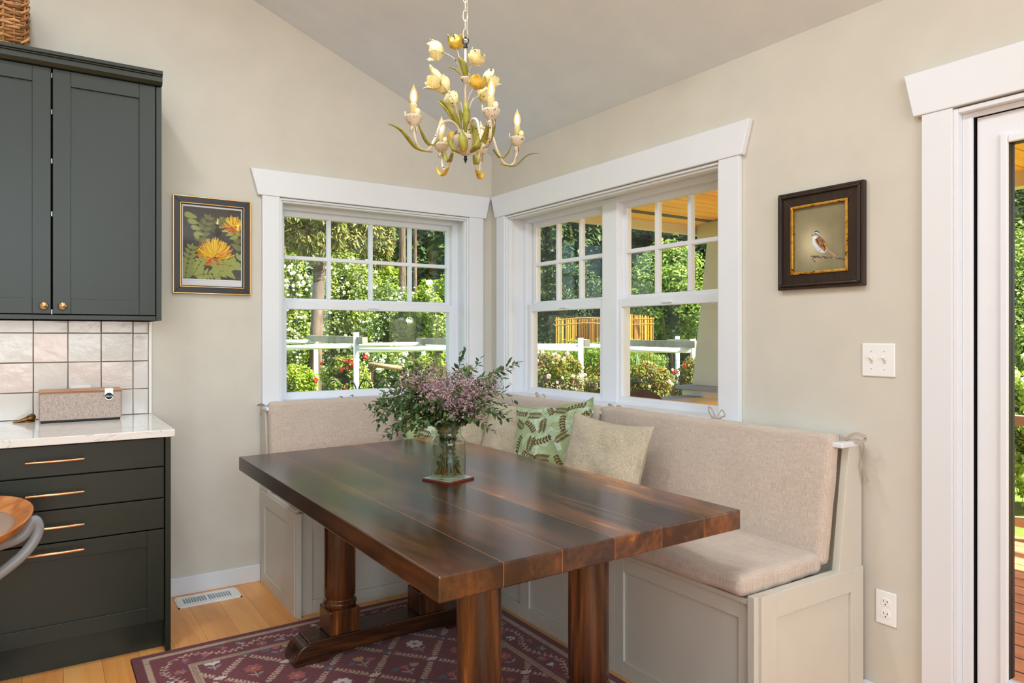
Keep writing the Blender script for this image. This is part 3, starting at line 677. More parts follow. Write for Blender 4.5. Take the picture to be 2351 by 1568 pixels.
cv = make_rug()
ru = thing('area_rug', 'burgundy floral trellis rug on the fir floor under the dining table', 'rug', (-1.36, -1.86, 0))
hh, ww = cv.a.shape[:2]; X, Y = np.meshgrid(np.linspace(-2.114, -.612, ww), np.linspace(-3.04, -.675, hh)); Y = Y-.016*(-(X+.612)/1.5)
M['rug'] = vcol('rug_pile', .95, .1, .5, 900, .2)
raster_mesh('pile', np.stack([X, Y, np.full_like(X, .0115)], -1), cv.a, M['rug'], ru)
MB().prism([(-2.115, -3.056), (-.611, -3.041), (-.611, -.674), (-2.115, -.690)], 'z', .0005, .011).build('backing', paint('rug_edge_binding', (72, 30, 40), .95, .1), ru)

# ================================================================== leaf print pillow cloth
def leaf_cloth(seed, w=.52, px=.0022):
    rr = random.Random(seed); cv = Cv(w, w, px, (162, 178, 132)); BR = (98, 78, 44); PALE = (200, 214, 190); MINT = (180, 198, 164)
    for _ in range(40):
        x, y, a = rr.uniform(0, w), rr.uniform(0, w), rr.uniform(0, 6.28)
        for k in range(7): cv.leaf(x, y, a-.9+.3*k, rr.uniform(.05, .09), .011, MINT)
    for _ in range(12):
        x, y, a = rr.uniform(0, w), rr.uniform(0, w), rr.uniform(0, 6.28); cv.ell(x, y, .034, .026, a, PALE)
        for k in range(-3, 4): cv.leaf(x+math.cos(a)*.006*k, y+math.sin(a)*.006*k, a+PI/2, .03, .004, (162, 178, 132)); cv.leaf(x+math.cos(a)*.006*k, y+math.sin(a)*.006*k, a-PI/2, .03, .004, (162, 178, 132))
    for _ in range(8):
        x, y, a = rr.uniform(0, w), rr.uniform(0, w), rr.uniform(0, 6.28); sprig(cv, x, y, a, 6, .032, .015, PALE, .002, .017)
    g = 5
    for i in range(g):
        for j in range(g):
            x, y = (i+.5+rr.uniform(-.25, .25))*w/g, (j+.5+rr.uniform(-.25, .25))*w/g; a = rr.uniform(0, 6.28)
            if (i+j) % 2: sprig(cv, x-math.cos(a)*.045, y-math.sin(a)*.045, a, 7, .050, .0085, BR, .0022, .0135)
            else:
                b = a; px_, py_ = x-math.cos(a)*.06, y-math.sin(a)*.06
                for k in range(6):
                    nx_, ny_ = px_+math.cos(b)*.019, py_+math.sin(b)*.019; cv.line([(px_, py_), (nx_, ny_)], .0022, BR)
                    for s in (-1, 1): cv.leaf(nx_, ny_, b+s*.9, .026, .014, BR)
                    px_, py_ = nx_, ny_; b += .09
                cv.leaf(px_, py_, b, .026, .014, BR)
    return cv
M['cloth'] = vcol('leaf_print_cotton', .9, .2, .25, 700, .1)
def pillow(name, label, c, size, thick, yaw, lean, roll, mat=None, print_seed=None, group=None, N=44, seed=0, flange=0, hs=.85):
    """square scatter pillow: yaw = facing direction (0 looks to -y), lean back, roll in its own plane"""
    root = thing(name, label, 'pillow', (c[0], c[1], c[2]-size/2*hs), group)
    R = Matrix.Rotation(yaw, 3, 'Z') @ Matrix.Rotation(-lean, 3, 'X') @ Matrix.Rotation(roll, 3, 'Y')
    def shape(n, sgn):
        g = np.linspace(-1, 1, n); X, Y = np.meshgrid(g, g); k = .10
        x = X*(1-k*(1-Y**2)*np.abs(X)**1.5); y = Y*(1-k*(1-X**2)*np.abs(Y)**1.5)
        t = np.sqrt(np.clip((1-np.abs(X)**2.2)*(1-np.abs(Y)**2.2), 0, 1))**.85
        wr = np.array([[mnoise.noise(Vector((a*2.2+seed, b*2.2, seed*.7)))+.4*mnoise.noise(Vector((a*6+seed, b*5, 3))) for a in g] for b in g])
        z = sgn*(t*thick/2*(1-.12*Y)+.012*wr*t)+ .010*np.sin(X*2+seed)*np.abs(Y)**3
        if flange: z = np.where((np.abs(X) > .93) | (np.abs(Y) > .93), z*.3+.012*np.sin(9*X+7*Y+seed), z)
        L = np.stack([x*size/2, -z, y*size/2*hs], -1)
        return L @ np.array(R).T+np.array(c)
    if print_seed is not None:
        cv = leaf_cloth(print_seed, size+.02); n = cv.a.shape[0]
        raster_mesh('front', shape(n, 1), cv.a, M['cloth'], root); cv2 = leaf_cloth(print_seed+9, size+.02, .008); raster_mesh('back', shape(cv2.a.shape[0], -1), cv2.a, M['cloth'], root)
    else:
        for nm, s in (('front', 1), ('back', -1)):
            o = raster_mesh(nm, shape(N, s), np.full((N, N, 3), 200.), mat, root)
    return root
PIL = 'beige pillows on the corner bench'; PG = 'leaf print pillows on the corner bench'
pillow('pillow', 'beige pillow at the back of the corner, under the gap between the two windows', (-.335, -.385, .752), .43, .12, .22, .20, -.02, M['linen2'], None, PIL, seed=1, hs=.92)
pillow('pillow', 'green leaf print pillow partly hidden behind the vase of flowers', (-.565, -.37, .745), .47, .12, -.10, .32, -.06, None, 21, PG, seed=2, flange=1)
pillow('pillow', 'plain beige pillow between the two leaf print pillows', (-.285, -.685, .735), .46, .12, -1.30, .30, .06, M['linen2'], None, PIL, seed=3)
pillow('pillow', 'green leaf print pillow squeezed between two beige ones on the right-hand bench', (-.335, -1.085, .765), .52, .12, -1.42, .30, -.17, None, 33, PG, seed=4, flange=1, hs=.80)
pillow('pillow', 'large beige pillow at the right end of the pillow row', (-.365, -1.50, .735), .475, .14, -1.45, .30, .05, M['linen2'], None, PIL, seed=5, hs=.84)

# ================================================================== framed pictures
def frame_on(axis, root, u0, u1, z0, z1, d0, d1, w, name, mat, bevel=.0015):
    """picture frame moulding with mitred corners; d measured out of the wall"""
    mb = MB(); o = [(u0, z0), (u1, z0), (u1, z1), (u0, z1)]; i = [(u0+w, z0+w), (u1-w, z0+w), (u1-w, z1-w), (u0+w, z1-w)]
    P = (lambda u, z, d: (u, -d, z)) if axis == 'A' else (lambda u, z, d: (-d, u, z))
    for k in range(4):
        a, b, c, e = o[k], o[(k+1) % 4], i[(k+1) % 4], i[k]
        vs = [P(*a, d0), P(*b, d0), P(*c, d0), P(*e, d0), P(*a, d1), P(*b, d1), P(*c, d1), P(*e, d1)]
        mb.add(vs, [(0, 3, 2, 1), (4, 5, 6, 7), (0, 1, 5, 4), (1, 2, 6, 5), (2, 3, 7, 6), (3, 0, 4, 7)])
    return mb.build(name, mat, root, bevel=bevel)
M['framegold'] = metal('thin_gilt_line', (226, 178, 112), .35); M['frameblk'] = paint('black_frame_wood', (40, 38, 38), .4, .5, .03)
pa = thing('framed_print', 'black framed flower print with gilt lines, beside the green wall cabinet', 'picture', (-1.68, 0, 1.75))
u0, u1, z0, z1 = -1.866, -1.494, 1.504, 1.9925
frame_on('A', pa, u0, u1, z0, z1, 0, .020, .005, 'gilt_edge', M['framegold'], .001); frame_on('A', pa, u0+.004, u1-.004, z0+.004, z1-.004, 0, .018, .030, 'frame', M['frameblk'])
frame_on('A', pa, u0+.033, u1-.033, z0+.033, z1-.033, 0, .020, .004, 'gilt_line', M['framegold'], .001); frame_on('A', pa, u0+.036, u1-.036, z0+.036, z1-.036, 0, .014, .006, 'inner_lip', M['frameblk'])
def protea():
    w, h = .29, .406; rr = random.Random(5); cv = Cv(w, h, .0013, (226, 226, 230)); b = .007; bt = .036
    G1, G2, G3 = (158, 168, 96), (120, 124, 78), (96, 98, 70); BG = (72, 72, 70)
    art = Cv(w, h, .0013, BG)
    def branch(x, y, a, n, L, wd, col, gap, bend=0, one=0):
        for k in range(n):
            nx, ny = x+math.cos(a)*gap, y+math.sin(a)*gap
            for s in (-1, 1): 
                if one in (0, s): art.leaf(nx, ny, a+s*.95, L*(1-.4*k/n), wd*(1-.4*k/n), col, .8, .3)
            art.line([(x, y), (nx, ny)], .0014, (84, 74, 50)); x, y, a = nx, ny, a+bend
        art.leaf(x, y, a, L*.6, wd*.6, col, .8, .3)
    for x, y, a in ((.09, .33, -1.2), (.13, .31, -1.9), (.10, .36, -.5)): art.leaf(x, y, a, .06, .03, (88, 88, 86))
    branch(.0, .30, .2, 3, .06, .03, G3, .045, -.15); branch(.07, .20, 1.2, 5, .05, .026, G2, .03); branch(.0, .39, -1.2, 4, .062, .03, G1, .035, .05, 1); branch(.26, .21, 1.3, 5, .05, .026, G3, .03)
    branch(.29, .16, 1.7, 4, .06, .03, G2, .035); branch(.29, .25, 2.6, 5, .045, .022, G1, .026, -.05); branch(.16, .31, .5, 2, .04, .02, G2, .02)
    for cx, cy, R, n in ((.245, .325, .062, 150), (.155, .175, .105, 420)):
        for k in range(n):
            t = k/n; a = rr.gauss(PI/2, .95); r0 = R*rr.uniform(.05, .5)*(1-.3*t); x, y = cx+math.cos(a)*r0, cy-R*.25+math.sin(a)*r0*.9
            c = (196, 92, 44) if rr.random() > .5+.42*math.sin(max(0, min(PI, a))) else ((240, 206, 50) if rr.random() < .8 else (228, 140, 56))
            L = R*rr.uniform(.45, .62); bnd = (a-PI/2)*.25
            art.line([(x, y), (x+math.cos(a)*L*.5, y+math.sin(a)*L*.5), (x+math.cos(a)*L*.5+math.cos(a-bnd)*L*.45, y+math.sin(a)*L*.5+math.sin(a-bnd)*L*.45)], .0024, c)
        for k in range(n//5):
            a = rr.gauss(-PI/2, .5); art.line([(cx, cy-R*.3), (cx+math.cos(a)*R*.7, cy-R*.3+math.sin(a)*R*.4)], .003, rr.choice([(188, 80, 50), (222, 128, 58)]))
    branch(.05, .035, 1.25, 5, .045, .024, G1, .020, -.06); branch(.12, .055, .25, 6, .05, .027, G1, .03, .12); branch(.015, .02, 1.45, 7, .05, .026, (140, 150, 88), .024, -.02); branch(.05, .045, .35, 5, .045, .02, G1, .02, -.1)
    branch(.28, .10, 2.9, 4, .05, .026, G1, .03, .1); art.leaf(.155, .085, -1.2, .075, .034, G1, .8, .3); art.leaf(.2, .09, -.7, .075, .034, G1, .8, .3); art.leaf(.25, .11, -.4, .05, .03, G1, .8, .3)
    for _ in range(160): art.ell(rr.uniform(.01, .28), rr.uniform(.036, .09)*rr.uniform(.5, 1), .0022, .0014, rr.random()*3, (104, 104, 98), .7)
    i0, j0, j1 = int(b/cv.px), int(bt/cv.px), int((h-.009)/cv.px); cv.a[j0:j1, i0:-i0] = art.a[j0:j1, i0:-i0]; cv.line([(b, .026), (w-b, .026)], .0012, (200, 200, 204))
    return cv
cv = protea(); hh, ww = cv.a.shape[:2]; X, Z = np.meshgrid(np.linspace(u0+.041, u1-.041, ww), np.linspace(z0+.041, z1-.041, hh))
M['print'] = vcol('printed_paper', .85, .2)
raster_mesh('print', np.stack([X, np.full_like(X, -.009), Z], -1), cv.a, M['print'], pa); bx('glass', (u0+.041, -.0125, z0+.041), (u1-.041, -.0115, z1-.041), M['artglass'], pa, 0)
pb = thing('framed_painting', 'small bird painting in a wide dark wood frame above the light switches', 'picture', (0, -2.31, 1.65))
M['frameesp'] = wood('espresso_frame', 'z', [(.3, lin((30, 20, 16))), (.7, lin((58, 42, 34)))], 1.5, .3, None, None, .5, 10)
n = NT('worn_gilding').set(.35, 1); n.base(n.ramp(n.noise(n.coords(), 60, 4), [(.32, lin((90, 46, 18))), (.42, lin((222, 160, 62))), (.7, lin((240, 190, 96)))])); M['gilt'] = n.m
u0, u1, z0, z1 = -2.486, -2.139, 1.467, 1.838
frame_on('B', pb, u0, u1, z0, z1, 0, .022, .012, 'outer_moulding', M['frameesp'], .003); frame_on('B', pb, u0+.011, u1-.011, z0+.011, z1-.011, 0, .028, .010, 'bead', M['frameesp'], .004)
frame_on('B', pb, u0+.020, u1-.020, z0+.020, z1-.020, 0, .018, .040, 'frame', M['frameesp'], .001); frame_on('B', pb, u0+.058, u1-.058, z0+.055, z1-.055, 0, .024, .010, 'gilt_slip', M['gilt'], .002)
def birdart():
    w, h = .217, .244; rr = random.Random(8); cv = Cv(w, h, .0011, (0, 0, 0)); X, Y = np.meshgrid(np.arange(cv.W)*cv.px, np.arange(cv.H)*cv.px)
    g = np.exp(-(((X-.075)/.055)**2+((Y-.105)/.07)**2)); nz = np.array([[mnoise.noise(Vector((x*18, y*14, 1)))+.5*mnoise.noise(Vector((x*50, y*30, 4))) for x in X[0]] for y in Y[:, 0]])
    base = np.array((136, 128, 96.)); cv.a[:] = base+(nz[..., None]*9)+g[..., None]*np.array((66, 62, 58.))
    D = lambda x, y: (w*x, h*y)
    # branch
    BRN = [(92, 76, 66), (150, 134, 124), (120, 100, 90), (70, 58, 52)]
    for k in range(60):
        t = rr.random(); x, y = .075+t*.14, .058-t*.022+rr.uniform(-.002, .002); cv.ell(x, y, .006, .0025, rr.uniform(-.6, .3), rr.choice(BRN))
    for k in range(12): t = rr.random(); cv.ell(.078+.012*t, .05-.014*t, .003, .002, 1, rr.choice(BRN))
    # tail, body, wing, head
    for k in range(5): cv.line([(.128, .088-k*.0012), (.170-k*.002, .052+k*.0006)], .004, (206, 170, 132) if k % 2 else (170, 130, 96))
    cv.ell(.108, .098, .037, .021, -.85, (206, 210, 220)); cv.ell(.098, .112, .022, .02, -.9, (222, 224, 230)); cv.ell(.122, .086, .016, .008, -.75, (196, 192, 190))
    cv.ell(.114, .104, .034, .015, -.85, (150, 106, 66)); cv.ell(.122, .092, .020, .009, -.78, (190, 130, 70))
    for k in range(40):
        t = rr.uniform(0, 1); s = rr.uniform(-1, 1); x, y = .098+t*.036+s*.007, .124-t*.044+s*.007; cv.ell(x, y, .0045, .0018, -.9+rr.uniform(-.3, .3), rr.choice([(74, 50, 36), (120, 82, 52), (206, 180, 150), (90, 62, 44), (176, 120, 66)]))
    cv.ell(.093, .136, .0145, .0125, 0, (176, 180, 186)); cv.ell(.088, .126, .009, .006, 0, (236, 236, 238)); cv.line([(.086, .146), (.097, .149), (.106, .141)], .0035, (50, 42, 38)); cv.line([(.085, .1425), (.097, .145), (.104, .138)], .0026, (240, 238, 226)); cv.line([(.084, .138), (.094, .139), (.103, .132)], .0026, (62, 50, 44)); cv.ell(.0855, .141, .0028, .0018, 0, (226, 196, 60)); cv.ell(.089, .1395, .0018, .0018, 0, (16, 14, 12))
    cv.poly([(.081, .138), (.073, .135), (.082, .133)], (66, 60, 60))
    cv.line([(.112, .080), (.104, .067), (.100, .060)], .0024, (200, 156, 110)); cv.line([(.096, .060), (.106, .059)], .002, (200, 156, 110))
    return cv
cv = birdart(); hh, ww = cv.a.shape[:2]; Yv, Z = np.meshgrid(np.linspace(u1-.065, u0+.065, ww), np.linspace(z0+.062, z1-.062, hh))
raster_mesh('canvas', np.stack([np.full_like(Yv, -.012), Yv, Z], -1), cv.a, vcol('oil_paint', .55, .3, .1, 200), pb)

# ================================================================== switches, outlet, vent
sw = thing('light_switch', 'white double toggle light switch plate on the right wall, below the bird painting', 'light switch', (0, -2.529, 1.207))
bx('cover_plate', (-.006, -2.587, 1.1505), (0, -2.471, 1.265), M['plate'], sw, .003)
for y in (-2.506, -2.552):
    bx('toggle_slot', (-.0068, y-.0055, 1.195), (-.0055, y+.0055, 1.220), M['bench'], sw, 0)
    MB().prism([(-.005, 1.203), (-.005, 1.214), (-.017, 1.221), (-.019, 1.216)], 'y', y-.004, y+.004).build('toggle', M['plate'], sw, bevel=.001)
    for z in (1.177, 1.238): 
        s_ = MB().lathe([(.0032, 0), (.0028, .001), (0, .0013)], (-.006, y, z), 12, 0, (-1, 0, 0)).build('screw', M['plate'], sw); MB().box((-.0076, y-.0026, z-.0004), (-.0072, y+.0026, z+.0004)).build('screw_slot', M['greend'], s_)
ol = thing('wall_outlet', 'white double power outlet low on the right wall beside the bench end', 'outlet', (0, -2.555, .36))
bx('cover_plate', (-.006, -2.591, .3025), (0, -2.520, .417), M['plate'], ol, .003)
for z in (.3805, .339):
    r_ = MB().prism([(-2.555+.017*math.cos(2*PI*k/28), z+max(-.0135, min(.0135, .0165*math.sin(2*PI*k/28)))) for k in range(28)], 'x', -.0078, -.0055).build('receptacle', M['plate'], ol, bevel=.0006)
    mb = MB(); mb.box((-.0083, -2.5500, z-.0005), (-.0076, -2.5485, z+.007)); mb.box((-.0083, -2.5635, z+.0020), (-.0076, -2.5585, z+.0034)); mb.box((-.0083, -2.5626, z-.0010), (-.0076, -2.5612, z+.0064)); mb.lathe([(.0022, 0), (.0022, .0008)], (-.0076, -2.5555, z-.0075), 10, 0, (-1, 0, 0)); mb.build('slots', M['dark'], r_)
MB().lathe([(.0028, 0), (.0024, .001), (0, .0012)], (-.006, -2.5555, .36), 12, 0, (-1, 0, 0)).build('screw', M['plate'], ol)
ov = thing('wall_outlet', 'white outlet cover on the tiles, mostly hidden behind the speaker', 'outlet', (-2.25, 0, 1.02))
bx('cover_plate', (-2.296, -.019, .965), (-2.214, -.012, 1.062), M['plate'], ov, .003); bx('rocker', (-2.272, -.022, .985), (-2.238, -.018, 1.045), M['plate'], ov, .002)
fv = thing('floor_vent', 'white slotted metal floor vent at the foot of the left wall', 'vent', (-1.72, -.12, 0))
vx0, vx1, vy0, vy1 = -1.868, -1.578, -.202, -.045; mb = MB(); sl = []
for k in range(9): sl.append((-1.836+.0118*k, -1.836+.0118*k+.0078))
for k in range(9): sl.append((-1.722+.0118*k, -1.722+.0118*k+.0078))
xs_ = sorted([vx0+.008, vx1-.008]+[q for s in sl for q in s])
for a, b in zip(xs_[:-1], xs_[1:]):
    hole = any(abs(a-s[0]) < 1e-6 for s in sl)
    if hole: mb.box((a, vy0+.008, .001), (b, vy0+.042, .006)); mb.box((a, vy1-.042, .001), (b, vy1-.008, .006))
    else: mb.box((a, vy0+.008, .001), (b, vy1-.008, .006))
mb.prism([(vx0, vy0), (vx0+.008, vy0), (vx0+.008, vy1), (vx0, vy1)], 'z', .0005, .004); mb.prism([(vx1-.008, vy0), (vx1, vy0), (vx1, vy1), (vx1-.008, vy1)], 'z', .0005, .004); mb.box((vx0, vy0, .0005), (vx1, vy0+.008, .004)); mb.box((vx0, vy1-.008, .0005), (vx1, vy1, .004))
mb.build('grille', M['plate'], fv); bx('duct_shadow', (vx0+.01, vy0+.04, .0004), (vx1-.01, vy1-.04, .0012), M['dark'], fv, 0)
mb = MB()
for s in sl: mb.prism([(s[0]-.002, .0016), (s[0]-.0005, .0016), (s[1]-.002, .0056), (s[1]-.0035, .0056)], 'y', vy0+.043, vy1-.043)
mb.build('louvers', paint('vent_louver_grey', (170, 176, 182), .4, .5, 0), fv); bx('lever', (-1.848, -.13, .005), (-1.842, -.118, .012), M['plate'], fv, .001)

# ================================================================== on the worktop and cabinet
sp = thing('speaker', 'taupe cloth tabletop speaker with walnut top on the white worktop', 'speaker', (-2.26, -.15, .914))
sx0, sx1 = -2.418, -2.104; ang = .03
bx('base', (sx0+.006, -.205, .914), (sx1-.006, -.09, .925), M['black'], sp, .003)
bx('cabinet', (sx0, -.208, .923), (sx1, -.085, 1.050), M['spkwood'], sp, .004); bx('grille', (sx0+.003, -.213, .924), (sx1-.003, -.20, 1.040), M['spk'], sp, .005)
bx('walnut_top', (sx0-.001, -.215, 1.046), (sx1+.001, -.083, 1.054), M['spkwood'], sp, .003)
tg = MB(); tg.box((-2.172, -.2165, 1.020), (-2.139, -.2155, 1.056)); tg.box((-2.172, -.2165, 1.0555), (-2.139, -.17, 1.0565)); tg.lathe([(.0165, 0), (.0165, .001)], (-2.1555, -.2155, 1.020), 28, 0, (0, -1, 0))
tgo = tg.build('swing_tag', M['plate'], sp); tgo['label'] = 'white tag with a round black emblem'
MB().lathe([(.0138, 0), (.0138, .0004)], (-2.1555, -.2165, 1.0215), 28, 0, (0, -1, 0)).build('emblem', M['black'], tgo)
fc = bpy.data.curves.new('lettering', 'FONT'); fc.body = 'Klipsch'; fc.size = .0085; fc.align_x = 'CENTER'; fc.align_y = 'CENTER'; fc.extrude = .0001; fc.shear = .3; fc.offset = .00012
fo = bpy.data.objects.new('lettering', fc); C.objects.link(fo); bpy.context.view_layer.update()
me = bpy.data.meshes.new_from_object(fo.evaluated_get(bpy.context.evaluated_depsgraph_get())); bpy.data.objects.remove(fo)
me.transform(Matrix.Translation(Vector((-2.1555, -.21715, 1.0220))-W[sp]) @ Matrix.Rotation(PI/2, 4, 'X')); me.materials.clear(); me.materials.append(M['plate'])
fo = bpy.data.objects.new('lettering', me); C.objects.link(fo); fo.parent = tgo
sk = thing('bird_skull_ornament', 'small brass coloured bird skull ornament lying left of the speaker', 'ornament', (-2.45, -.11, .914))
def blob(name, pts, mat, par, sub=2):
    """one skinned, smoothed body from (position, radius) chains"""
    me = bpy.data.meshes.new(name); vs, es, rs = [], [], []
    for ch in pts:
        k = len(vs)
        for i, (p, r) in enumerate(ch): vs.append(Vector(p)-W[par]); rs.append(r); 
        es += [(k+i, k+i+1) for i in range(len(ch)-1)]
    me.from_pydata(vs, es, []); o = bpy.data.objects.new(name, me); C.objects.link(o); o.parent = par; W[o] = W[par]
    md = o.modifiers.new('skin', 'SKIN'); md.use_smooth_shade = True
    for sv, r in zip(me.skin_vertices[0].data, rs): sv.radius = (r, r) if not isinstance(r, tuple) else r
    if me.skin_vertices[0].data: me.skin_vertices[0].data[0].use_root = True
    md = o.modifiers.new('sub', 'SUBSURF'); md.levels = md.render_levels = sub; me.materials.append(mat); return o
blob('skull', [[((-2.428, -.105, .938), .012), ((-2.442, -.108, .936), .019), ((-2.456, -.112, .930), .013), ((-2.475, -.116, .924), .009), ((-2.495, -.12, .919), .006), ((-2.513, -.124, .9175), .003)]], M['bronze'], sk)
MB().tube([(-2.451+.0095*math.cos(t), -.127, .937+.0085*math.sin(t)) for t in [2*PI*k/16 for k in range(17)]], .003, 8).build('eye_ring', M['bronze'], sk, smooth=True)
mb = MB(); mb.tube([(-2.432, -.119, .919), (-2.46, -.126, .917), (-2.490, -.126, .9165)], [.004, .0035, .002], 8); mb.build('jaw', M['bronze'], sk, smooth=True)
bk = thing('wicker_basket', 'brown woven wicker basket on top of the wall cabinet', 'basket', (-2.66, -.22, 2.462))
def weave_box(cx, cy, z0, lx, ly, h, rows, r, step):
    mb = MB(); per = [(cx-lx/2, cy-ly/2), (cx+lx/2, cy-ly/2), (cx+lx/2, cy+ly/2), (cx-lx/2, cy+ly/2)]
    pts = []
    for k in range(4):
        a, b = per[k], per[(k+1) % 4]; L = math.hypot(b[0]-a[0], b[1]-a[1]); m = max(2, int(L/step)); nr = ((b[1]-a[1])/L, -(b[0]-a[0])/L)
        pts += [((a[0]+(b[0]-a[0])*i/m), (a[1]+(b[1]-a[1])*i/m), nr) for i in range(m)]
    rr = random.Random(4)
    for row in range(rows):
        z = z0+.01+row*h/rows; path = [(x+nr[0]*.007*(1 if (i+row) % 2 else -1), y+nr[1]*.007*(1 if (i+row) % 2 else -1), z+rr.uniform(-.0025, .0025)) for i, (x, y, nr) in enumerate(pts)]
        seg = 9
        for s in range(0, len(path), seg): mb.tube((path+path)[s:s+seg+1], r, 6)
    return mb, pts
mb, pts = weave_box(-2.665, -.215, 2.462, .40, .30, .27, 20, .0062, .035)
mb.build('woven_sides', M['wicker'], bk, smooth=True)
mb = MB()
for x, y, nr in pts: mb.tube([(x, y, 2.464), (x, y, 2.745)], .005, 6)
mb.build('stakes', M['wicker'], bk, smooth=True)
for (x, y) in ((-2.465, -.365), (-2.465, -.065)):
    mb = MB()
    for k in range(9): z = 2.475+k*.03; mb.tube([(x-.014, y-.012, z), (x+.010, y-.006, z+.020), (x+.012, y+.010, z+.035), (x-.006, y+.014, z+.048)], .0052, 6)
    mb.build('corner_wrap', M['wicker'], bk, smooth=True)
mb = MB(); mb.box((-2.86, -.36, 2.463), (-2.47, -.07, 2.47)); mb.build('bottom', M['wicker'], bk)

# ================================================================== stool at the left edge of the photo
st = thing('stool', 'walnut shell stool with grey tube frame in front of the drawers', 'stool', tuple(at(-108, 1215, 2.3))[:2]+(0,))
def disc(mb, c, R, prof, seg=48, sq=1.0):
    mb.lathe(prof, c, seg)
cS = at(-108, 1215, 2.3)+Vector((0, 0, -.03)); TLT = Matrix.Translation(cS) @ Matrix.Rotation(math.radians(12), 4, RT) @ Matrix.Translation(-cS); mb = MB()
prof = [(0, -.028), (.10, -.027), (.165, -.012), (.205, .014), (.222, .042), (.2235, .046), (.220, .0475), (.214, .044), (.168, .018), (.158, .008), (0, .006)]
mb.lathe(prof, cS, 56); mb.v = [tuple(TLT @ Vector(p)) for p in mb.v]; mb.build('seat_shell', M['stoolwood'], st, smooth=True)
mb = MB().lathe([(0, .020), (.11, .021), (.150, .020), (.166, .016), (.168, .010), (.155, .004), (0, .004)], cS, 48); mb.v = [tuple(TLT @ Vector(p)) for p in mb.v]; mb.build('seat_pad', M['pad'], st, smooth=True)
mb = MB()
for a in (.32, .32+PI/2, .32+PI, .32+3*PI/2):
    d = Vector((math.cos(a), math.sin(a), 0)); t = Vector((-d.y, d.x, 0))
    p = spline([cS+d*.12+Vector((0, 0, -.052)), cS+d*.19+Vector((0, 0, -.036)), cS+d*.226+Vector((0, 0, .012)), cS+d*.241+Vector((0, 0, -.018)), cS+d*.226+Vector((0, 0, -.062)), cS+d*.188+Vector((0, 0, -.105)), cS+d*.125+Vector((0, 0, -.148)), cS+d*.06+Vector((0, 0, -.180)), cS+d*.02+Vector((0, 0, -.195))], 8)
    MB().tube(p, .0185, 12).build('leg', M['tube'], st, smooth=True)
MB().lathe([(.022, -.215), (.022, .02-cS.z)], cS, 20).build('pedestal', M['tube'], st, smooth=True); MB().lathe([(.20, .001), (.205, .008), (.19, .016), (.04, .03), (.024, .04)], (cS.x, cS.y, 0), 36).build('base', M['tube'], st, smooth=True)
MB().lathe([(.03, 0), (.03, .012), (.01, .016)], cS+Vector((0, 0, -.05)), 16).build('mount', M['tube'], st)
# ================================================================== chandelier
cx, cy = -1.097, -1.577; CD = 2.65
ch = thing('chandelier', 'pale yellow tulip chandelier with five lit candle bulbs hanging over the table', 'chandelier', (cx, cy, 1.93))
def zq(zx, zy, dd=0): return at(880+zx*.25503, zy*.25510, CD+dd)       # a point of the lamp
def lz(zy): return at(1069, zy*.2551, CD).z
A = Vector((cx, cy, 0))
# rod, ring, chain, cups
MB().lathe([(.0045, lz(1180)), (.0045, lz(430))], A, 14).build('stem_rod', M['cream'], ch, smooth=True)
MB().lathe([(.004, lz(700)-.026), (.012, lz(735)), (.0195, lz(715)), (.0205, lz(702)), (.017, lz(697)), (.005, lz(690))], A, 24, lobes=8, amp=.04).build('leaf_cup', M['cream'], ch, smooth=True)
mb = MB(); mb.lathe([(.008, lz(432)), (.0085, lz(424)), (.005, lz(416)), (.0065, lz(404)), (.004, lz(392))], A, 18); rc = Vector((cx, cy, lz(368))); mb.tube([rc+RT*(.0105*math.cos(t))+Vector((0, 0, .0125*math.sin(t))) for t in [2*PI*k/24 for k in range(25)]], .0024, 8); mb.build('hanging_loop', M['iron'], ch, smooth=True)
z = lz(345); k = 0
while z < 2.90:
    c = Vector((cx, cy, z+.014)); ax = RT if k % 2 == 0 else FW
    mb = MB(); mb.tube([c+ax*(.0085*math.cos(t))+Vector((0, 0, .0205*math.copysign(abs(math.sin(t))**.7, math.sin(t)))) for t in [2*PI*i/20 for i in range(21)]], .0022, 6)
    mb.build('chain_link', M['cream'], ch, smooth=True); z += .0345; k += 1
mb = MB(); mb.lathe([(.06, 2.872), (.06, 2.888), (.03, 2.898), (.012, 2.93)], A+Vector((0, 0, -.01)), 24); mb.build('ceiling_canopy', M['cream'], ch, smooth=True)
mb = MB(); cw = [(.0015, z) for z in (lz(380), 2.9)]; mb.lathe(cw, A+RT*.006, 8); mb.build('wire', M['cream'], ch)
zb, zt = lz(1408), lz(1238)
MB().lathe([(.004, zb), (.018, zb+.006), (.033, zb+.025), (.042, zb+.048), (.0455, zt), (.043, zt+.003), (.038, zt+.002), (.030, zt+.006), (.012, zt+.012), (.010, zt+.028), (.006, zt+.034)], A, 32, lobes=8, amp=.025).build('bowl', M['cream'], ch, smooth=True)
MB().lathe([(.0, lz(1473)), (.003, lz(1462)), (.0035, lz(1450)), (.0065, lz(1440)), (.007, lz(1428)), (.0045, lz(1418)), (.006, zb+.002)], A, 16).build('finial', M['iron'], ch, smooth=True)
def blade(name, par, pts, w, side, mat='blade', fold=.35):
    P = spline(pts, 6); n = len(P); ws = [max(.0015, w*math.sin(PI*min(1, (.10+.90*i/(n-1))))**.75) for i in range(n)]
    return MB().ribbon(P, ws, side, 0, fold).build(name, M[mat], par, smooth=True, solid=.0012)
ZC = 2.05
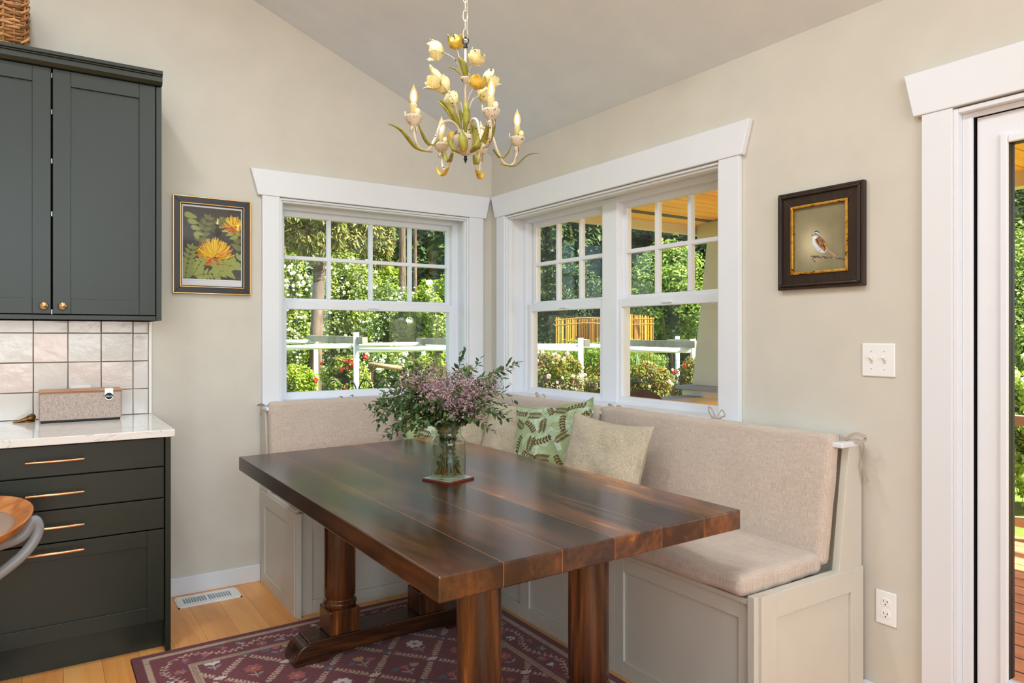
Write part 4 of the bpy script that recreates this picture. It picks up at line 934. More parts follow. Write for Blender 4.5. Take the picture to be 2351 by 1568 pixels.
for nm, (ex, ey) in dict(l=(-1.337, -1.635), f=(-1.150, -1.842), r=(-.889, -1.612), bl=(-1.0885, -1.372), br=(-.930, -1.409)).items():
    v = Vector((ex-cx, ey-cy, 0)); R = v.length; d = v.normalized(); s = Vector((-d.y, d.x, 0)); E = Vector((ex, ey, ZC))
    prof = [(.03, zt+.004-ZC), (.14*R/.2*1, .004), (.33*R, .022), (.50*R, -.002), (.60*R, -.055), (.72*R, -.098), (.85*R, -.108), (.96*R, -.085), (1.0*R, -.03)]
    prof[1] = (.17*R, .010)
    pth = [A+d*r+Vector((0, 0, ZC+h)) for r, h in prof]
    arm = MB().tube(spline(pth, 7), .0052, 10).build('arm', M['cream'], ch, smooth=True)
    MB().lathe([(.006, -.034), (.012, -.030), (.022, -.020), (.029, -.006), (.0315, .001), (.029, .002), (.020, -.006), (.010, -.010), (0, -.010)], E, 36, lobes=12, amp=.035).build('drip_cup', M['cream'], arm, smooth=True)
    for k in range(4):
        a = k*PI/2+.5; dv = Vector((math.cos(a), math.sin(a), 0)); blade('sepal', arm, [E+dv*.004+Vector((0, 0, -.030)), E+dv*.012+Vector((0, 0, -.040)), E+dv*.011+Vector((0, 0, -.054))], .011, (-dv.y, dv.x, 0), 'cream', .2)
    MB().lathe([(.0125, -.010), (.0125, .036), (.0128, .041), (.011, .044), (0, .044)], E, 20, lobes=5, amp=.02).build('candle_sleeve', M['candle'], arm, smooth=True)
    mb = MB(); zb0 = .044
    mb.lathe([(.006, zb0), (.0085, zb0+.004), (.0125, zb0+.016), (.0135, zb0+.026), (.0118, zb0+.038), (.0075, zb0+.050), (.0032, zb0+.058), (.0012, zb0+.066), (0, zb0+.068)], E, 24)
    mb.lathe([(0, zb0+.006), (.0048, zb0+.010), (.0070, zb0+.024), (.0050, zb0+.040), (0, zb0+.050)], E, 16, 1)
    mb.build('bulb', [M['bulbglass'], M['filament']], arm, smooth=True)
    # small tulip bud on the cup rim and leaves clinging to the arm
    q = E-RT*(-.018 if nm != 'r' else .016)*1 - FW*.02
    MB().lathe([(.003, 0), (.0085, .006), (.0095, .014), (.0065, .021), (.003, .024)], E+RT*.016-FW*.016, 14, lobes=3, amp=.1).build('rim_bud', M['tulip'], arm, smooth=True)
    MB().tube([E-RT*.027+Vector((0, 0, -.004)), E-RT*.030+Vector((0, 0, .010)), E-RT*.029+Vector((0, 0, .018))], .0022, 6).build('curl', M['tulip'], arm, smooth=True)
    blade('arm_leaf', arm, [A+d*.52*R+Vector((0, 0, ZC-.055)), A+d*.66*R+Vector((0, 0, ZC-.086)), A+d*.80*R+Vector((0, 0, ZC-.070)), A+d*.92*R+Vector((0, 0, ZC-.02))], .021, s)
    if nm in 'lr': blade('arm_leaf', arm, [A+d*.66*R+Vector((0, 0, ZC-.108)), A+d*.95*R+Vector((0, 0, ZC-.110)), A+d*1.22*R+Vector((0, 0, ZC-.062)), A+d*1.45*R+Vector((0, 0, ZC-.048))], .020, s)
    elif nm == 'f': blade('arm_leaf', arm, [zq(920, 1330, -.17), zq(945, 1250, -.19), zq(975, 1150, -.21), zq(1003, 1062, -.22)], .030, RT)
    else: blade('arm_leaf', arm, [A+d*.70*R+Vector((0, 0, ZC-.104)), A+d*.95*R+Vector((0, 0, ZC-.128)), A+d*1.12*R+Vector((0, 0, ZC-.105)), A+d*1.2*R+Vector((0, 0, ZC-.08))], .022, s, 'tulip2')
# leaves rising from and hugging the bowl
for pts, w, mt in (([(742, 1188, -.02), (748, 1080, -.03), (748, 980, -.03), (741, 898, -.02)], .027, 'blade'), ([(690, 1165, 0), (655, 1080, -.02), (600, 980, -.03), (505, 900, -.05)], .022, 'blade'), ([(672, 1140, .03), (620, 1050, .04), (560, 970, .05), (484, 902, .06)], .017, 'blade'),
                   ([(715, 1165, .02), (712, 1090, .02), (700, 1030, .02), (678, 975, .02)], .017, 'blade'), ([(722, 1365, -.075), (722, 1300, -.085), (712, 1230, -.085), (697, 1172, -.07)], .034, 'blade'), ([(790, 1375, -.05), (835, 1335, -.075), (855, 1290, -.08), (862, 1250, -.08)], .026, 'blade'),
                   ([(690, 1385, -.04), (640, 1350, -.06), (600, 1280, -.06), (578, 1205, -.06)], .016, 'blade'), ([(840, 1300, -.05), (832, 1220, -.05), (818, 1150, -.05), (785, 1108, -.05)], .022, 'blade'), ([(620, 1240, .02), (612, 1215, .02), (618, 1195, .02), (630, 1185, .02)], .024, 'tulip2'), ([(775, 1200, .01), (785, 1150, .01), (795, 1115, .01), (803, 1090, .01)], .02, 'blade'),
                   ([(740, 690, -.01), (730, 620, -.02), (710, 560, -.03), (676, 520, -.04)], .024, 'blade'), ([(705, 685, 0), (680, 645, 0), (635, 612, 0), (566, 599, 0)], .0075, 'blade'), ([(765, 690, 0), (768, 660, 0), (768, 640, 0), (766, 625, 0)], .008, 'blade')):
    blade('leaf', ch, [zq(*p) for p in pts], w, RT, mt)
def tulip(c, dirv, L, w, mat, par, openn=.5, seed=0):
    d = Vector(dirv).normalized(); x = d.orthogonal().normalized(); y = d.cross(x); mb = MB(); rr = random.Random(seed)
    for k in range(5):
        a = 2*PI*k/5+seed; r = x*math.cos(a)+y*math.sin(a); s = -x*math.sin(a)+y*math.cos(a); b = Vector(c)-d*L*.5
        o = openn*rr.uniform(.5, 1.5); q = rr.uniform(.82, 1.12)
        P = spline([b, b+d*L*.18+r*w*.36, b+d*L*.45*q+r*w*.48, b+d*L*.75*q+r*w*(.42+.25*o), b+d*L*q+r*w*(.36+.75*o)], 4); n = len(P)
        P = [p+s*(w*.05*math.sin(3*i+k)) for i, p in enumerate(P)]
        mb.ribbon(P, [w*.86*(.18+.82*math.sin(PI*min(1, .05+.88*(i/(n-1))**1.15))**.8) for i in range(n)], s, 0, -.30)
    return mb.build('tulip', M[mat], par, smooth=True, solid=.001)
def tul(px, py, dd, dx, dy, df, L, w, mat, stem, op=.4, seed=0):
    c = zq(px, py, dd); dv = RT*dx+Vector((0, 0, dy))+FW*df; t = tulip(c, dv, L, w, mat, ch, op, seed)
    P = [zq(*q) for q in stem]+[c-dv.normalized()*L*.48]; MB().tube(spline(P, 6), .0016, 6).build('tulip_stem', M['cream'], t, smooth=True)
tul(472, 458, -.05, -1, .05, -.2, .052, .046, 'tulip', [(722, 695, 0), (690, 630, -.02), (640, 530, -.04)], .45, 1)
tul(654, 382, .05, -.1, 1, .15, .045, .042, 'tulip2', [(735, 695, 0), (700, 590, .03), (680, 500, .04)], .25, 2)
tul(832, 518, -.05, .55, .8, -.3, .046, .044, 'tulip', [(768, 690, 0), (775, 640, -.02), (795, 590, -.04)], .35, 3)
tul(450, 722, -.10, -1, .35, -.3, .056, .050, 'tulip', [(695, 1160, 0), (670, 1000, -.05), (600, 840, -.08)], .5, 4)
tul(535, 772, -.03, -.5, .55, .2, .048, .046, 'tulip', [(690, 1160, 0), (650, 960, -.02), (590, 850, -.03)], .3, 5)
tul(622, 903, .07, -.3, .9, .3, .046, .044, 'tulip', [(715, 1165, 0), (712, 1000, .04), (690, 920, .06)], .25, 6)
tul(846, 735, -.06, .25, .95, -.25, .050, .046, 'tulip2', [(757, 1165, 0), (755, 960, -.03), (775, 860, -.05), (810, 800, -.06)], .4, 7)
tul(965, 722, .02, .6, .75, .1, .050, .046, 'tulip', [(765, 1165, 0), (775, 980, 0), (810, 880, .01), (870, 800, .02)], .4, 8)
tul(912, 852, .08, .75, .3, .2, .046, .044, 'tulip', [(765, 1165, .02), (775, 1000, .04), (800, 910, .07), (850, 868, .08)], .35, 9)

# ================================================================== coaster, vase, bouquet
vx, vy = -1.156, -1.552; rot = .31
co = thing('coaster', 'square green patterned coaster with red edge under the vase', 'coaster', (vx, vy, .76))
cvs = Cv(.134, .134, .0016, (176, 200, 186)); rr = random.Random(2)
for _ in range(90): cvs.leaf(rr.uniform(0, .134), rr.uniform(0, .134), rr.uniform(0, 6.28), rr.uniform(.012, .03), .006, rr.choice([(120, 160, 140), (214, 226, 216), (96, 136, 118), (150, 180, 150), (190, 160, 130)]))
ca, sa = math.cos(rot), math.sin(rot); hh, ww = cvs.a.shape[:2]; U, V = np.meshgrid(np.linspace(-.067, .067, ww), np.linspace(-.067, .067, hh))
raster_mesh('printed_top', np.stack([vx+U*ca-V*sa, vy+U*sa+V*ca, np.full_like(U, .7682)], -1), cvs.a, vcol('coaster_print', .25, .5), co)
q = [(-.068, -.068), (.068, -.068), (.068, .068), (-.068, .068)]
MB().prism([(vx+a*ca-b*sa, vy+a*sa+b*ca) for a, b in q], 'z', .7602, .768).build('base', paint('coaster_red_edge', (120, 52, 36), .5, .4, 0), co, bevel=.001)
vz = .7684; vs = thing('glass_vase', 'clear glass jar vase half full of water on the dining table', 'vase', (vx, vy, vz))
o_ = [(.0, 0), (.060, .0005), (.064, .004), (.0652, .010), (.0652, .126), (.064, .134), (.059, .143), (.052, .151), (.0485, .158), (.0475, .166), (.0475, .188), (.0495, .197), (.0500, .199)]
i_ = [(.0488, .199), (.0465, .188), (.0463, .166), (.047, .159), (.0505, .152), (.0575, .143), (.0622, .134), (.0632, .126), (.0632, .012), (.060, .009), (0, .008)]
MB().lathe(o_+i_, (vx, vy, vz), 56).build('glass_body', M['vase'], vs, smooth=True)
MB().lathe([(0, .0085), (.0595, .0095), (.0628, .0125), (.0628, .125), (0, .125)], (vx, vy, vz), 48).build('water', M['water'], vs, smooth=True)
bq = thing('bouquet', 'leafy eucalyptus bouquet with mauve waxflower sprigs standing in the glass vase', 'flowers', (vx, vy, vz+.01))
BD = 2.644; RN = random.Random(12)
def leafquad(mb, p, d, n, L, w, mi=0):
    """pointed oval leaf, six corners, creased"""
    d = d.normalized(); s = d.cross(n).normalized(); u = s.cross(d)
    pts = [p, p+d*L*.3+s*w*.45+u*w*.12, p+d*L*.65+s*w*.42+u*w*.12, p+d*L, p+d*L*.65-s*w*.42+u*w*.12, p+d*L*.3-s*w*.45+u*w*.12, p+d*L*.3, p+d*L*.65]
    mb.add(pts, [(0, 6, 1), (1, 6, 7, 2), (2, 7, 3), (0, 5, 6), (5, 4, 7, 6), (4, 3, 7)], mi)
def rv(): return Vector((RN.gauss(0, 1), RN.gauss(0, 1), RN.gauss(0, 1)))
neck = Vector((vx, vy, vz+.18))
def stempath(u, v, dd, lift):
    tip = at(u, v, BD+dd); off = tip-neck; h = Vector((off.x, off.y, 0)); hd = h.normalized() if h.length > 1e-4 else Vector((1, 0, 0))
    r = min(.034, h.length*.25); n0 = neck+hd*r; foot = Vector((vx, vy, vz+.012))-hd*RN.uniform(.012, .05)+Vector((-hd.y, hd.x, 0))*RN.uniform(-.02, .02)
    mid = n0+h*.42+Vector((0, 0, max(off.z, 0)*.55+lift))
    return spline([foot, foot.lerp(n0, .55), n0, n0.lerp(mid, .55)+Vector((0, 0, lift*.25)), mid, tip], 8), tip
EUC = [(848, 936, .02, .07), (880, 902, -.06, .08), (862, 965, .08, .06), (880, 1005, -.05, .05), (893, 985, -.10, .06), (915, 955, -.14, .06), (905, 930, .10, .07), (940, 985, -.12, .04), (860, 880, .05, .09), (900, 858, .10, .09), (925, 866, -.02, .08),
       (1183, 838, .02, .05), (1150, 850, .08, .06), (1098, 836, .10, .06), (1058, 830, .05, .06), (1160, 905, -.06, .06), (1168, 962, -.02, .05), (1132, 990, -.06, .04), (1120, 940, -.12, .05), (1145, 925, .08, .06), (1020, 965, -.10, .02), (985, 940, -.14, .05), (1000, 880, .12, .07), (1085, 960, -.10, .03), (1050, 900, -.12, .06), (960, 930, -.13, .06),
       (858, 950, -.03, .06), (872, 925, .05, .08), (888, 942, -.09, .07), (902, 915, -.02, .08), (912, 975, -.06, .05), (925, 940, .0, .07), (930, 910, -.09, .08), (900, 1000, .02, .05), (945, 960, -.14, .05), (955, 985, .0, .04), (975, 965, -.14, .03), (915, 880, .03, .09), (1040, 955, -.13, .03), (1010, 925, -.15, .04), (1110, 915, -.09, .05), (1150, 945, .03, .05), (1080, 850, -.03, .07), (1135, 870, -.05, .06)]
for (u, v, dd, lf) in EUC:
    P, tip = stempath(u, v, dd, lf); n = len(P)
    br = MB().tube(P, [.0024-.0016*i/n for i in range(n)], 6).build('eucalyptus_branch', M['stemb'] if RN.random() < .4 else M['stem'], bq, smooth=True)
    mb = MB(); L = 0; nxt = .03
    for i in range(1, n):
        seg = P[i]-P[i-1]; L += seg.length; t = i/n
        if L > nxt:
            nxt = L+(.0145 if t > .35 else .016); dv = seg.normalized(); ph = RN.uniform(0, 6.28)
            inside = P[i].z < vz+.20
            for sgn in (-1, 1):
                x = dv.orthogonal().normalized(); y = dv.cross(x); s = x*math.cos(ph)+y*math.sin(ph)
                ld = (dv*.75+s*sgn*.9+Vector((0, 0, -.25 if not inside else .3))).normalized(); sz = (.041*(1-.35*t))*RN.uniform(.8, 1.2) if not inside else .024
                nn = (Vector((0, 0, 1))+rv()*.35); leafquad(mb, P[i], ld, nn, sz, sz*RN.uniform(.48, .62))
                if inside and P[i].z < vz+.13: leafquad(mb, P[i], (ld+rv()*.5).normalized(), rv(), .024, .012)
            if not inside and t > .4 and RN.random() < .55:
                sd = (dv+rv()*.7).normalized()
                for k in range(1, 4):
                    q = P[i]+sd*.013*k; leafquad(mb, q, (sd+rv()*.5), Vector((0, 0, 1))+rv()*.3, .025, .013)
    leafquad(mb, tip, (P[-1]-P[-2])+Vector((0, 0, -.3*(P[-1]-P[-2]).length)), Vector((0, 0, 1)), .022, .010)
    mb.build('leaves', M['euc'], br)
WAX = [(912, 893, .02), (935, 872, -.05), (948, 855, .06), (965, 845, 0), (990, 848, .08), (1005, 858, -.06), (1030, 870, .02), (960, 885, -.1), (985, 895, -.12), (1010, 905, -.12), (1030, 925, -.13), (1048, 935, -.10), (995, 925, -.14), (1065, 862, .04), (1085, 870, -.04), (1100, 885, .05), (1120, 880, -.02), (1105, 915, -.08), (1130, 908, .03), (1150, 892, .0), (1075, 895, -.08), (1095, 945, -.09), (1115, 955, -.04), (1010, 945, -.12), (1060, 915, -.1), (970, 905, -.02), (940, 905, .07), (1020, 885, .08), (1040, 890, -.05),
       (925, 885, -.08), (950, 868, -.07), (975, 872, -.10), (1000, 875, -.13), (1025, 855, -.04), (1045, 872, -.12), (1060, 890, -.14), (1020, 910, -.15), (985, 920, -.15), (1040, 950, -.13), (1090, 905, -.12), (1115, 898, -.08), (1140, 880, -.04), (1070, 930, -.13), (1105, 935, -.09), (1085, 955, -.08)]
for (u, v, dd) in WAX:
    P, tip = stempath(u, v, dd, .05); n = len(P)
    sgp = MB(); sgp.tube(P, [.0017-.001*i/n for i in range(n)], 5); fl = MB()
    for k in range(26):
        i = RN.randint(int(n*.62), n-1); dv = (P[i]-P[i-1]).normalized(); e = P[i]+(dv*RN.uniform(.1, 1)+rv()*.55+Vector((0, 0, .25)))*RN.uniform(.016, .036); sgp.tube([P[i], e], .0005, 3, 0, False)
        for q in range(RN.randint(4, 7)):
            c = e+rv()*.0055; nn = (rv()+Vector((0, 0, .6))-FW*.8).normalized(); x = nn.orthogonal().normalized(); y = nn.cross(x); r = RN.uniform(.003, .005)
            ring = []
            for j in range(10):
                a = 2*PI*j/10; r2 = r if j % 2 == 0 else r*.45; ring.append(c+x*math.cos(a)*r2+y*math.sin(a)*r2+nn*(.0012 if j % 2 == 0 else 0))
            fl.add([c]+ring, [(0, 1+j, 1+(j+1) % 10) for j in range(10)])
    so = sgp.build('waxflower_sprig', M['stem'], bq, smooth=True); fl.build('blossoms', M['waxf'], so)
# ================================================================== outdoors
GZ = -.55
struct(MB().box((-7, -11.5, 2.52), (.3, YB-TW-.02, 2.62)).build('rear_sun_block', M['porchtan']))  # unseen slab added to keep the sun out of the rear opening
struct(MB().box((-60, .25, GZ-.1), (70, 90, GZ)).build('ground', M['lawn']))
struct(MB().box((TW+.02, -30, GZ-.1), (70, .25, GZ)).build('ground_side', M['lawn']))
# porch: deck, board ceiling, edge beam, low wall, tapered column
struct(MB().box((TW, -8, -.12), (3.05, .42, -.05)).build('porch_deck', M['deck']))
struct(MB().prism([(.6, 2.275), (-.6, 2.42), (-8, 2.42), (-8, 2.46), (-.6, 2.46), (.6, 2.315)], 'x', TW, 3.4).build('porch_ceiling', M['pine']))
eb = MB(); eb.box((TW, .56, 2.205), (3.4, .62, 2.29)); struct(eb.build('porch_beam', M['porchcream'], bevel=.004))
struct(MB().prism([(.40, 2.295), (.345, 2.302), (.345, 2.310), (.40, 2.303)], 'x', TW, 3.3).build('soffit_vent', M['vent']))
struct(MB().prism([(.7, 2.325), (-.6, 2.48), (-8.2, 2.48), (-8.2, 2.6), (-.6, 2.6), (.7, 2.43)], 'x', TW+.02, 3.6).build('porch_roof', M['porchtan']))
struct(MB().box((3.14, -8, 2.31), (3.26, .5, 2.43)).build('porch_header', M['porchcream'], bevel=.004))
lw = thing('porch_wall', 'low tan porch wall with grey cap outside the double window', 'porch wall', (1.5, .45, -.05))
bx('wall_body', (.55, .40, -.05), (3.0, .52, .72), M['porchtan'], lw, .004); bx('cap', (.50, .36, .72), (3.0, .56, .765), M['porchgrey'], lw, .006)
pc = thing('porch_column', 'cream tapered porch column seen at the right edge of the double window', 'column', (2.66, .38, .66)); mb = MB()
mb.box((2.38, .16, .765), (2.96, .60, .82)); mb.build('pedestal', M['porchcream'], pc, bevel=.006); bx('pedestal_cap', (2.34, .12, .82), (3.0, .64, .855), M['porchgrey'], pc, .006)
b0, b1 = .19, .10; c0 = (2.66, .37)
vv = [(c0[0]-b0, c0[1]-b0, .855), (c0[0]+b0, c0[1]-b0, .855), (c0[0]+b0, c0[1]+b0, .855), (c0[0]-b0, c0[1]+b0, .855), (c0[0]-b1, c0[1]-b1, 2.13), (c0[0]+b1, c0[1]-b1, 2.13), (c0[0]+b1, c0[1]+b1, 2.13), (c0[0]-b1, c0[1]+b1, 2.13)]
MB().add(vv, [(0, 3, 2, 1), (4, 5, 6, 7), (0, 1, 5, 4), (1, 2, 6, 5), (2, 3, 7, 6), (3, 0, 4, 7)]).build('shaft', M['porchcream'], pc, bevel=.005)
bx('capital', (2.52, .23, 2.13), (2.80, .51, 2.165), M['porchcream'], pc, .004); bx('capital_block', (2.50, .21, 2.165), (2.82, .53, 2.30), M['porchcream'], pc, .004)
dr = thing('deck_railing', 'brown metal deck railing outside the glass door', 'railing', (3.0, -4, -.05))
bx('top_rail', (2.96, -7.9, .70), (3.04, -.1, .765), M['rail'], dr, .004); bx('bottom_rail', (2.975, -7.9, -.02+.05), (3.025, -.1, .09), M['rail'], dr, .003)
for k, y in enumerate((-.9, -1.88, -2.9, -4.2, -5.6)): bx('post', (2.97, y-.03, -.05), (3.03, y+.03, .70), M['rail'], dr, .003)
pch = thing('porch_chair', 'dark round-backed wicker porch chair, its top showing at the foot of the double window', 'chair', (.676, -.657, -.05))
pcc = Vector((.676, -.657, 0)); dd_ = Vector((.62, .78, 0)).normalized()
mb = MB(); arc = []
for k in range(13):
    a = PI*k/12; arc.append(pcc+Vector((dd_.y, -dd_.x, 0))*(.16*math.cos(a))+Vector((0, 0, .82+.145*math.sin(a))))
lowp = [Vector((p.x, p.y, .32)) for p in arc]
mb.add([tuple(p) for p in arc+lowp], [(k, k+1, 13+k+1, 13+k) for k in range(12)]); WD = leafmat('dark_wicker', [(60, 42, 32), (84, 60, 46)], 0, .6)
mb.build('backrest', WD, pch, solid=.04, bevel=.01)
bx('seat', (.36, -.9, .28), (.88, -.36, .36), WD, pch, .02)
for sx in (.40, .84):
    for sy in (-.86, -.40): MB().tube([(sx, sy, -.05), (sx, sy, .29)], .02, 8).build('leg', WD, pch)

# foliage -------------------------------------------------------------
def foliage(n, c, rad, leaf, seed, lumps=14, droop=0, flat=.35, shell=.55, aspect=.55, core=True):
    g = np.random.default_rng(seed); c = np.array(c, float); rad = np.array(rad, float)
    d = g.normal(size=(lumps, 3)); d /= np.linalg.norm(d, axis=1)[:, None]; cen = d*g.uniform(shell, .92, (lumps, 1))
    k = g.integers(0, lumps, n); off = g.normal(size=(n, 3)); off /= np.linalg.norm(off, axis=1)[:, None]
    rr_ = g.uniform(.15, 1, (n, 1))**.5*g.uniform(.22, .42, lumps)[k][:, None]
    p = cen[k]+off*rr_; nz = np.linalg.norm(p, axis=1)[:, None]; p = np.where(nz > 1.08, p/nz*1.08, p); pos = c+p*rad
    nrm = off+g.normal(size=(n, 3))*flat+np.array([0, 0, .35]); nrm /= np.linalg.norm(nrm, axis=1)[:, None]
    t = g.normal(size=(n, 3)); t[:, 2] -= droop; t -= nrm*(t*nrm).sum(1)[:, None]; t /= np.linalg.norm(t, axis=1)[:, None]; s = np.cross(nrm, t)
    L = leaf*g.uniform(.7, 1.35, (n, 1)); w = L*aspect/2
    v = np.stack([pos, pos+t*L*.45+s*w+nrm*w*.3, pos+t*L, pos+t*L*.45-s*w+nrm*w*.3], 1).reshape(-1, 3)
    f = np.arange(4*n).reshape(n, 4); cv_ = []
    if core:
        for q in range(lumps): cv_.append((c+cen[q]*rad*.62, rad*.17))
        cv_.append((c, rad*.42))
    return v, f, cv_
ICO = None
def icos():
    global ICO
    if ICO is None:
        bm = bmesh.new(); bmesh.ops.create_icosphere(bm, subdivisions=2, radius=1); ICO = (np.array([v.co[:] for v in bm.verts]), [[v.index for v in f.verts] for f in bm.faces]); bm.free()
    return ICO
def leafmesh(name, parts, mats, parent):
    """parts = list of (verts, quads, mat index); core blobs become mat 1"""
    off = np.array(W[parent]); V, F, MI = [], [], []; k = 0
    for v, f, cores in parts:
        V.append(v); F += (f+k).tolist(); MI += [0]*len(f); k += len(v)
        iv, if_ = icos()
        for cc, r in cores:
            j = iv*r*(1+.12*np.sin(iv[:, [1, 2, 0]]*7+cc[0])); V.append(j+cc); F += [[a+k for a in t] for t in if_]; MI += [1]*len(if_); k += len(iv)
    V = np.concatenate(V)-off; me = bpy.data.meshes.new(name); me.from_pydata(V.tolist(), [], F)
    for m in mats: me.materials.append(m)
    me.polygons.foreach_set('material_index', MI); o = bpy.data.objects.new(name, me); C.objects.link(o); o.parent = parent; W[o] = W[parent]; return o
def heads(par, name, pts, r, mat, seed, petals=14):
    """one shared flower head, a child object per flower"""
    g = random.Random(seed); mb = MB()
    for k in range(petals):
        d = Vector((g.gauss(0, 1), g.gauss(0, 1), g.gauss(0, 1))).normalized(); x = d.orthogonal().normalized(); y = d.cross(x); c = d*.75
        mb.add([c+x*.55, c+y*.55+d*.15, c-x*.55, c-y*.55+d*.15, c-d*.2], [(0, 1, 4), (1, 2, 4), (2, 3, 4), (3, 0, 4)])
    me = bpy.data.meshes.new(name); me.from_pydata([tuple(v) for v in mb.v], [], mb.f); me.materials.append(mat)
    for p in pts:
        o = bpy.data.objects.new(name, me); C.objects.link(o); o.parent = par; o.location = Vector(p)-W[par]; s = r*g.uniform(.7, 1.25); o.scale = (s, s, s); o.rotation_euler = (g.uniform(0, 6), g.uniform(0, 6), 0)
def bush(name, label, cat, u0, u1, v0, v1, d, dep, n_, leaf_, mat, seed, group=None, flowers=None, lumps=34, droop=0, aspect=.55, trunk=True, extra_bottom=True):
    """shrub filling a patch of the view at distance d, standing on the ground"""
    a, b = at(u0, (v0+v1)/2, d), at(u1, (v0+v1)/2, d); c = (a+b)/2; zt = at(0, v0, d).z; zb = max(GZ+.05, at(0, v1, d).z); wd = (b-a).length/2
    n, leaf = int(n_*3.0), leaf_*.60; root = thing(name, label, cat, (c.x, c.y, GZ), group); cc = (c.x, c.y, (zt+zb)/2); rad = np.array((wd, wd*dep, (zt-zb)/2))
    # ellipsoid aligned with the view's right vector
    v, f, co = foliage(n, (0, 0, 0), rad, leaf, seed, lumps, droop, aspect=aspect)
    Rm = np.array([[RT.x, FW.x, 0], [RT.y, FW.y, 0], [0, 0, 1]]); v = v @ Rm.T+np.array(cc); co = [(Rm @ q+np.array(cc), r) for q, r in co]
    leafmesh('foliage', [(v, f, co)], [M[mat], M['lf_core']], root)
    if trunk:
        mb = MB()
        for k in range(3): mb.tube([(c.x+.05*(k-1), c.y, GZ), (c.x+.25*(k-1)*wd, c.y+.05*k, zb+.2*(zt-zb)), (c.x+.45*(k-1)*wd, c.y, zb+.55*(zt-zb))], [.04, .03, .015], 6)
        mb.build('stems', M['bark'], root)
    if flowers:
        nm, cnt, r, fm = flowers; g = np.random.default_rng(seed+5); pts = []
        for _ in range(cnt):
            th, ph = g.uniform(-1.0, 1.0), g.uniform(-.75, 1.1); e = np.array((math.sin(th)*math.cos(ph), -math.cos(th)*math.cos(ph)*1.0, math.sin(ph)))*g.uniform(.92, 1.06); e[0] = g.uniform(-.95, .95); e[1] *= math.sqrt(max(.05, 1-e[0]**2*.8))
            pts.append(tuple(Rm @ (e*rad)+np.array(cc)))
        heads(root, nm, pts, r, M[fm], seed)
        if cnt >= 60:
            mb = MB(); q3 = random.Random(seed)
            for _ in range(170):
                e = np.array((q3.uniform(-.97, .97), 0, q3.uniform(-.95, .97))); e[1] = -math.sqrt(max(.04, 1-min(.96, e[0]**2+e[2]**2)))*q3.uniform(.95, 1.08); p = Vector(Rm @ (e*rad)+np.array(cc)); s_ = r*.8*q3.uniform(.5, 1.1)
                for _k in range(5):
                    d_ = Vector((q3.gauss(0, 1), q3.gauss(0, 1), q3.gauss(0, 1))).normalized(); x_ = d_.orthogonal().normalized(); y_ = d_.cross(x_); c_ = p+d_*s_*.6; mb.add([c_+x_*s_*.6, c_+y_*s_*.6, c_-x_*s_*.6, c_-y_*s_*.6], [(0, 1, 2, 3)])
            mb.build('small_blossoms', M[fm], root)['kind'] = 'stuff'
    return root
def trunk_tree(name, label, u, d, vb, wpx, crowns, n, leaf, mat, seed, group=None, droop=0, aspect=.55, lean=0, top=7.0):
    b = at(u, vb, d); r = wpx*d/FPX/2; root = thing(name, label, 'tree', (b.x, b.y, GZ), group)
    mb = MB(); pts = [(b.x, b.y, GZ), (b.x+.02, b.y, 1.0), (b.x+lean*.5, b.y, 3.0), (b.x+lean, b.y, top)]
    mb.tube(spline(pts, 6), [r*1.35 if i == 0 else r*(1.08-.35*i/18) for i in range(19)], 14); mb.build('trunk', M['bark'], root, smooth=True)
    parts = []; Rm = np.array([[RT.x, FW.x, 0], [RT.y, FW.y, 0], [0, 0, 1]])
    for q, (cu0, cu1, cv0, cv1, cd) in enumerate(crowns):
        a, e = at(cu0, cv0, cd), at(cu1, cv1, cd); c = (a+e)/2; w = abs((e-a).dot(RT))/2; h = abs(a.z-e.z)/2
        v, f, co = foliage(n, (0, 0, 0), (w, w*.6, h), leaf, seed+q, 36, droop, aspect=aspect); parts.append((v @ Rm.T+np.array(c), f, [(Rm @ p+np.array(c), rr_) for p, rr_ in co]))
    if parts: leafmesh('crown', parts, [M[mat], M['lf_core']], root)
    return root
# far trees first, then shrubs, then the beds by the fence
GT = 'dark trees at the back of the garden'
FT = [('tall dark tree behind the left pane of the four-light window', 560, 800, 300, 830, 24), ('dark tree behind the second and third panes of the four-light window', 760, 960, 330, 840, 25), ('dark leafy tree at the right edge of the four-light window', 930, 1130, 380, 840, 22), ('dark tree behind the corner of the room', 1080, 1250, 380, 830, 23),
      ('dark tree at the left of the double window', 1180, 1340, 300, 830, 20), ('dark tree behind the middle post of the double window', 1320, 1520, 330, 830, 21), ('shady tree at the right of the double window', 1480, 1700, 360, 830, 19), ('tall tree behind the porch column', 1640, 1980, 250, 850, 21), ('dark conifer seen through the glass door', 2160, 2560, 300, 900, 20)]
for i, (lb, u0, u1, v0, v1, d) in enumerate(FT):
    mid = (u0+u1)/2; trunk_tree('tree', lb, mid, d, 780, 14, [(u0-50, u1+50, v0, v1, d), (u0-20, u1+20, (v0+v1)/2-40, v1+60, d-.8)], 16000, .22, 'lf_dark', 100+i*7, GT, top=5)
trunk_tree('cedar_tree', 'drooping yellow-green cedar with a stout brown trunk, left of the four-light window', 722, 11.3, 700, 30, [(640, 800, 400, 585, 10.9), (600, 760, 430, 600, 13.6), (690, 880, 440, 610, 13.9), (560, 700, 470, 620, 13.2), (820, 905, 470, 620, 15)], 14000, .12, 'lf_cedar', 31, None, 1.6, .3, .2)
trunk_tree('fir_tree', 'thick grey trunk in the third pane of the four-light window', 924, 17, 700, 19, [(850, 925, 600, 690, 18)], 2500, .12, 'lf_lime', 41, None, .8, .4, 0)
trunk_tree('fir_tree', 'slim grey trunk in the fourth pane of the four-light window', 953, 18, 700, 10, [], 0, .1, 'lf_dark', 43, None)
VB = 'viburnum bushes with white blossom balls'
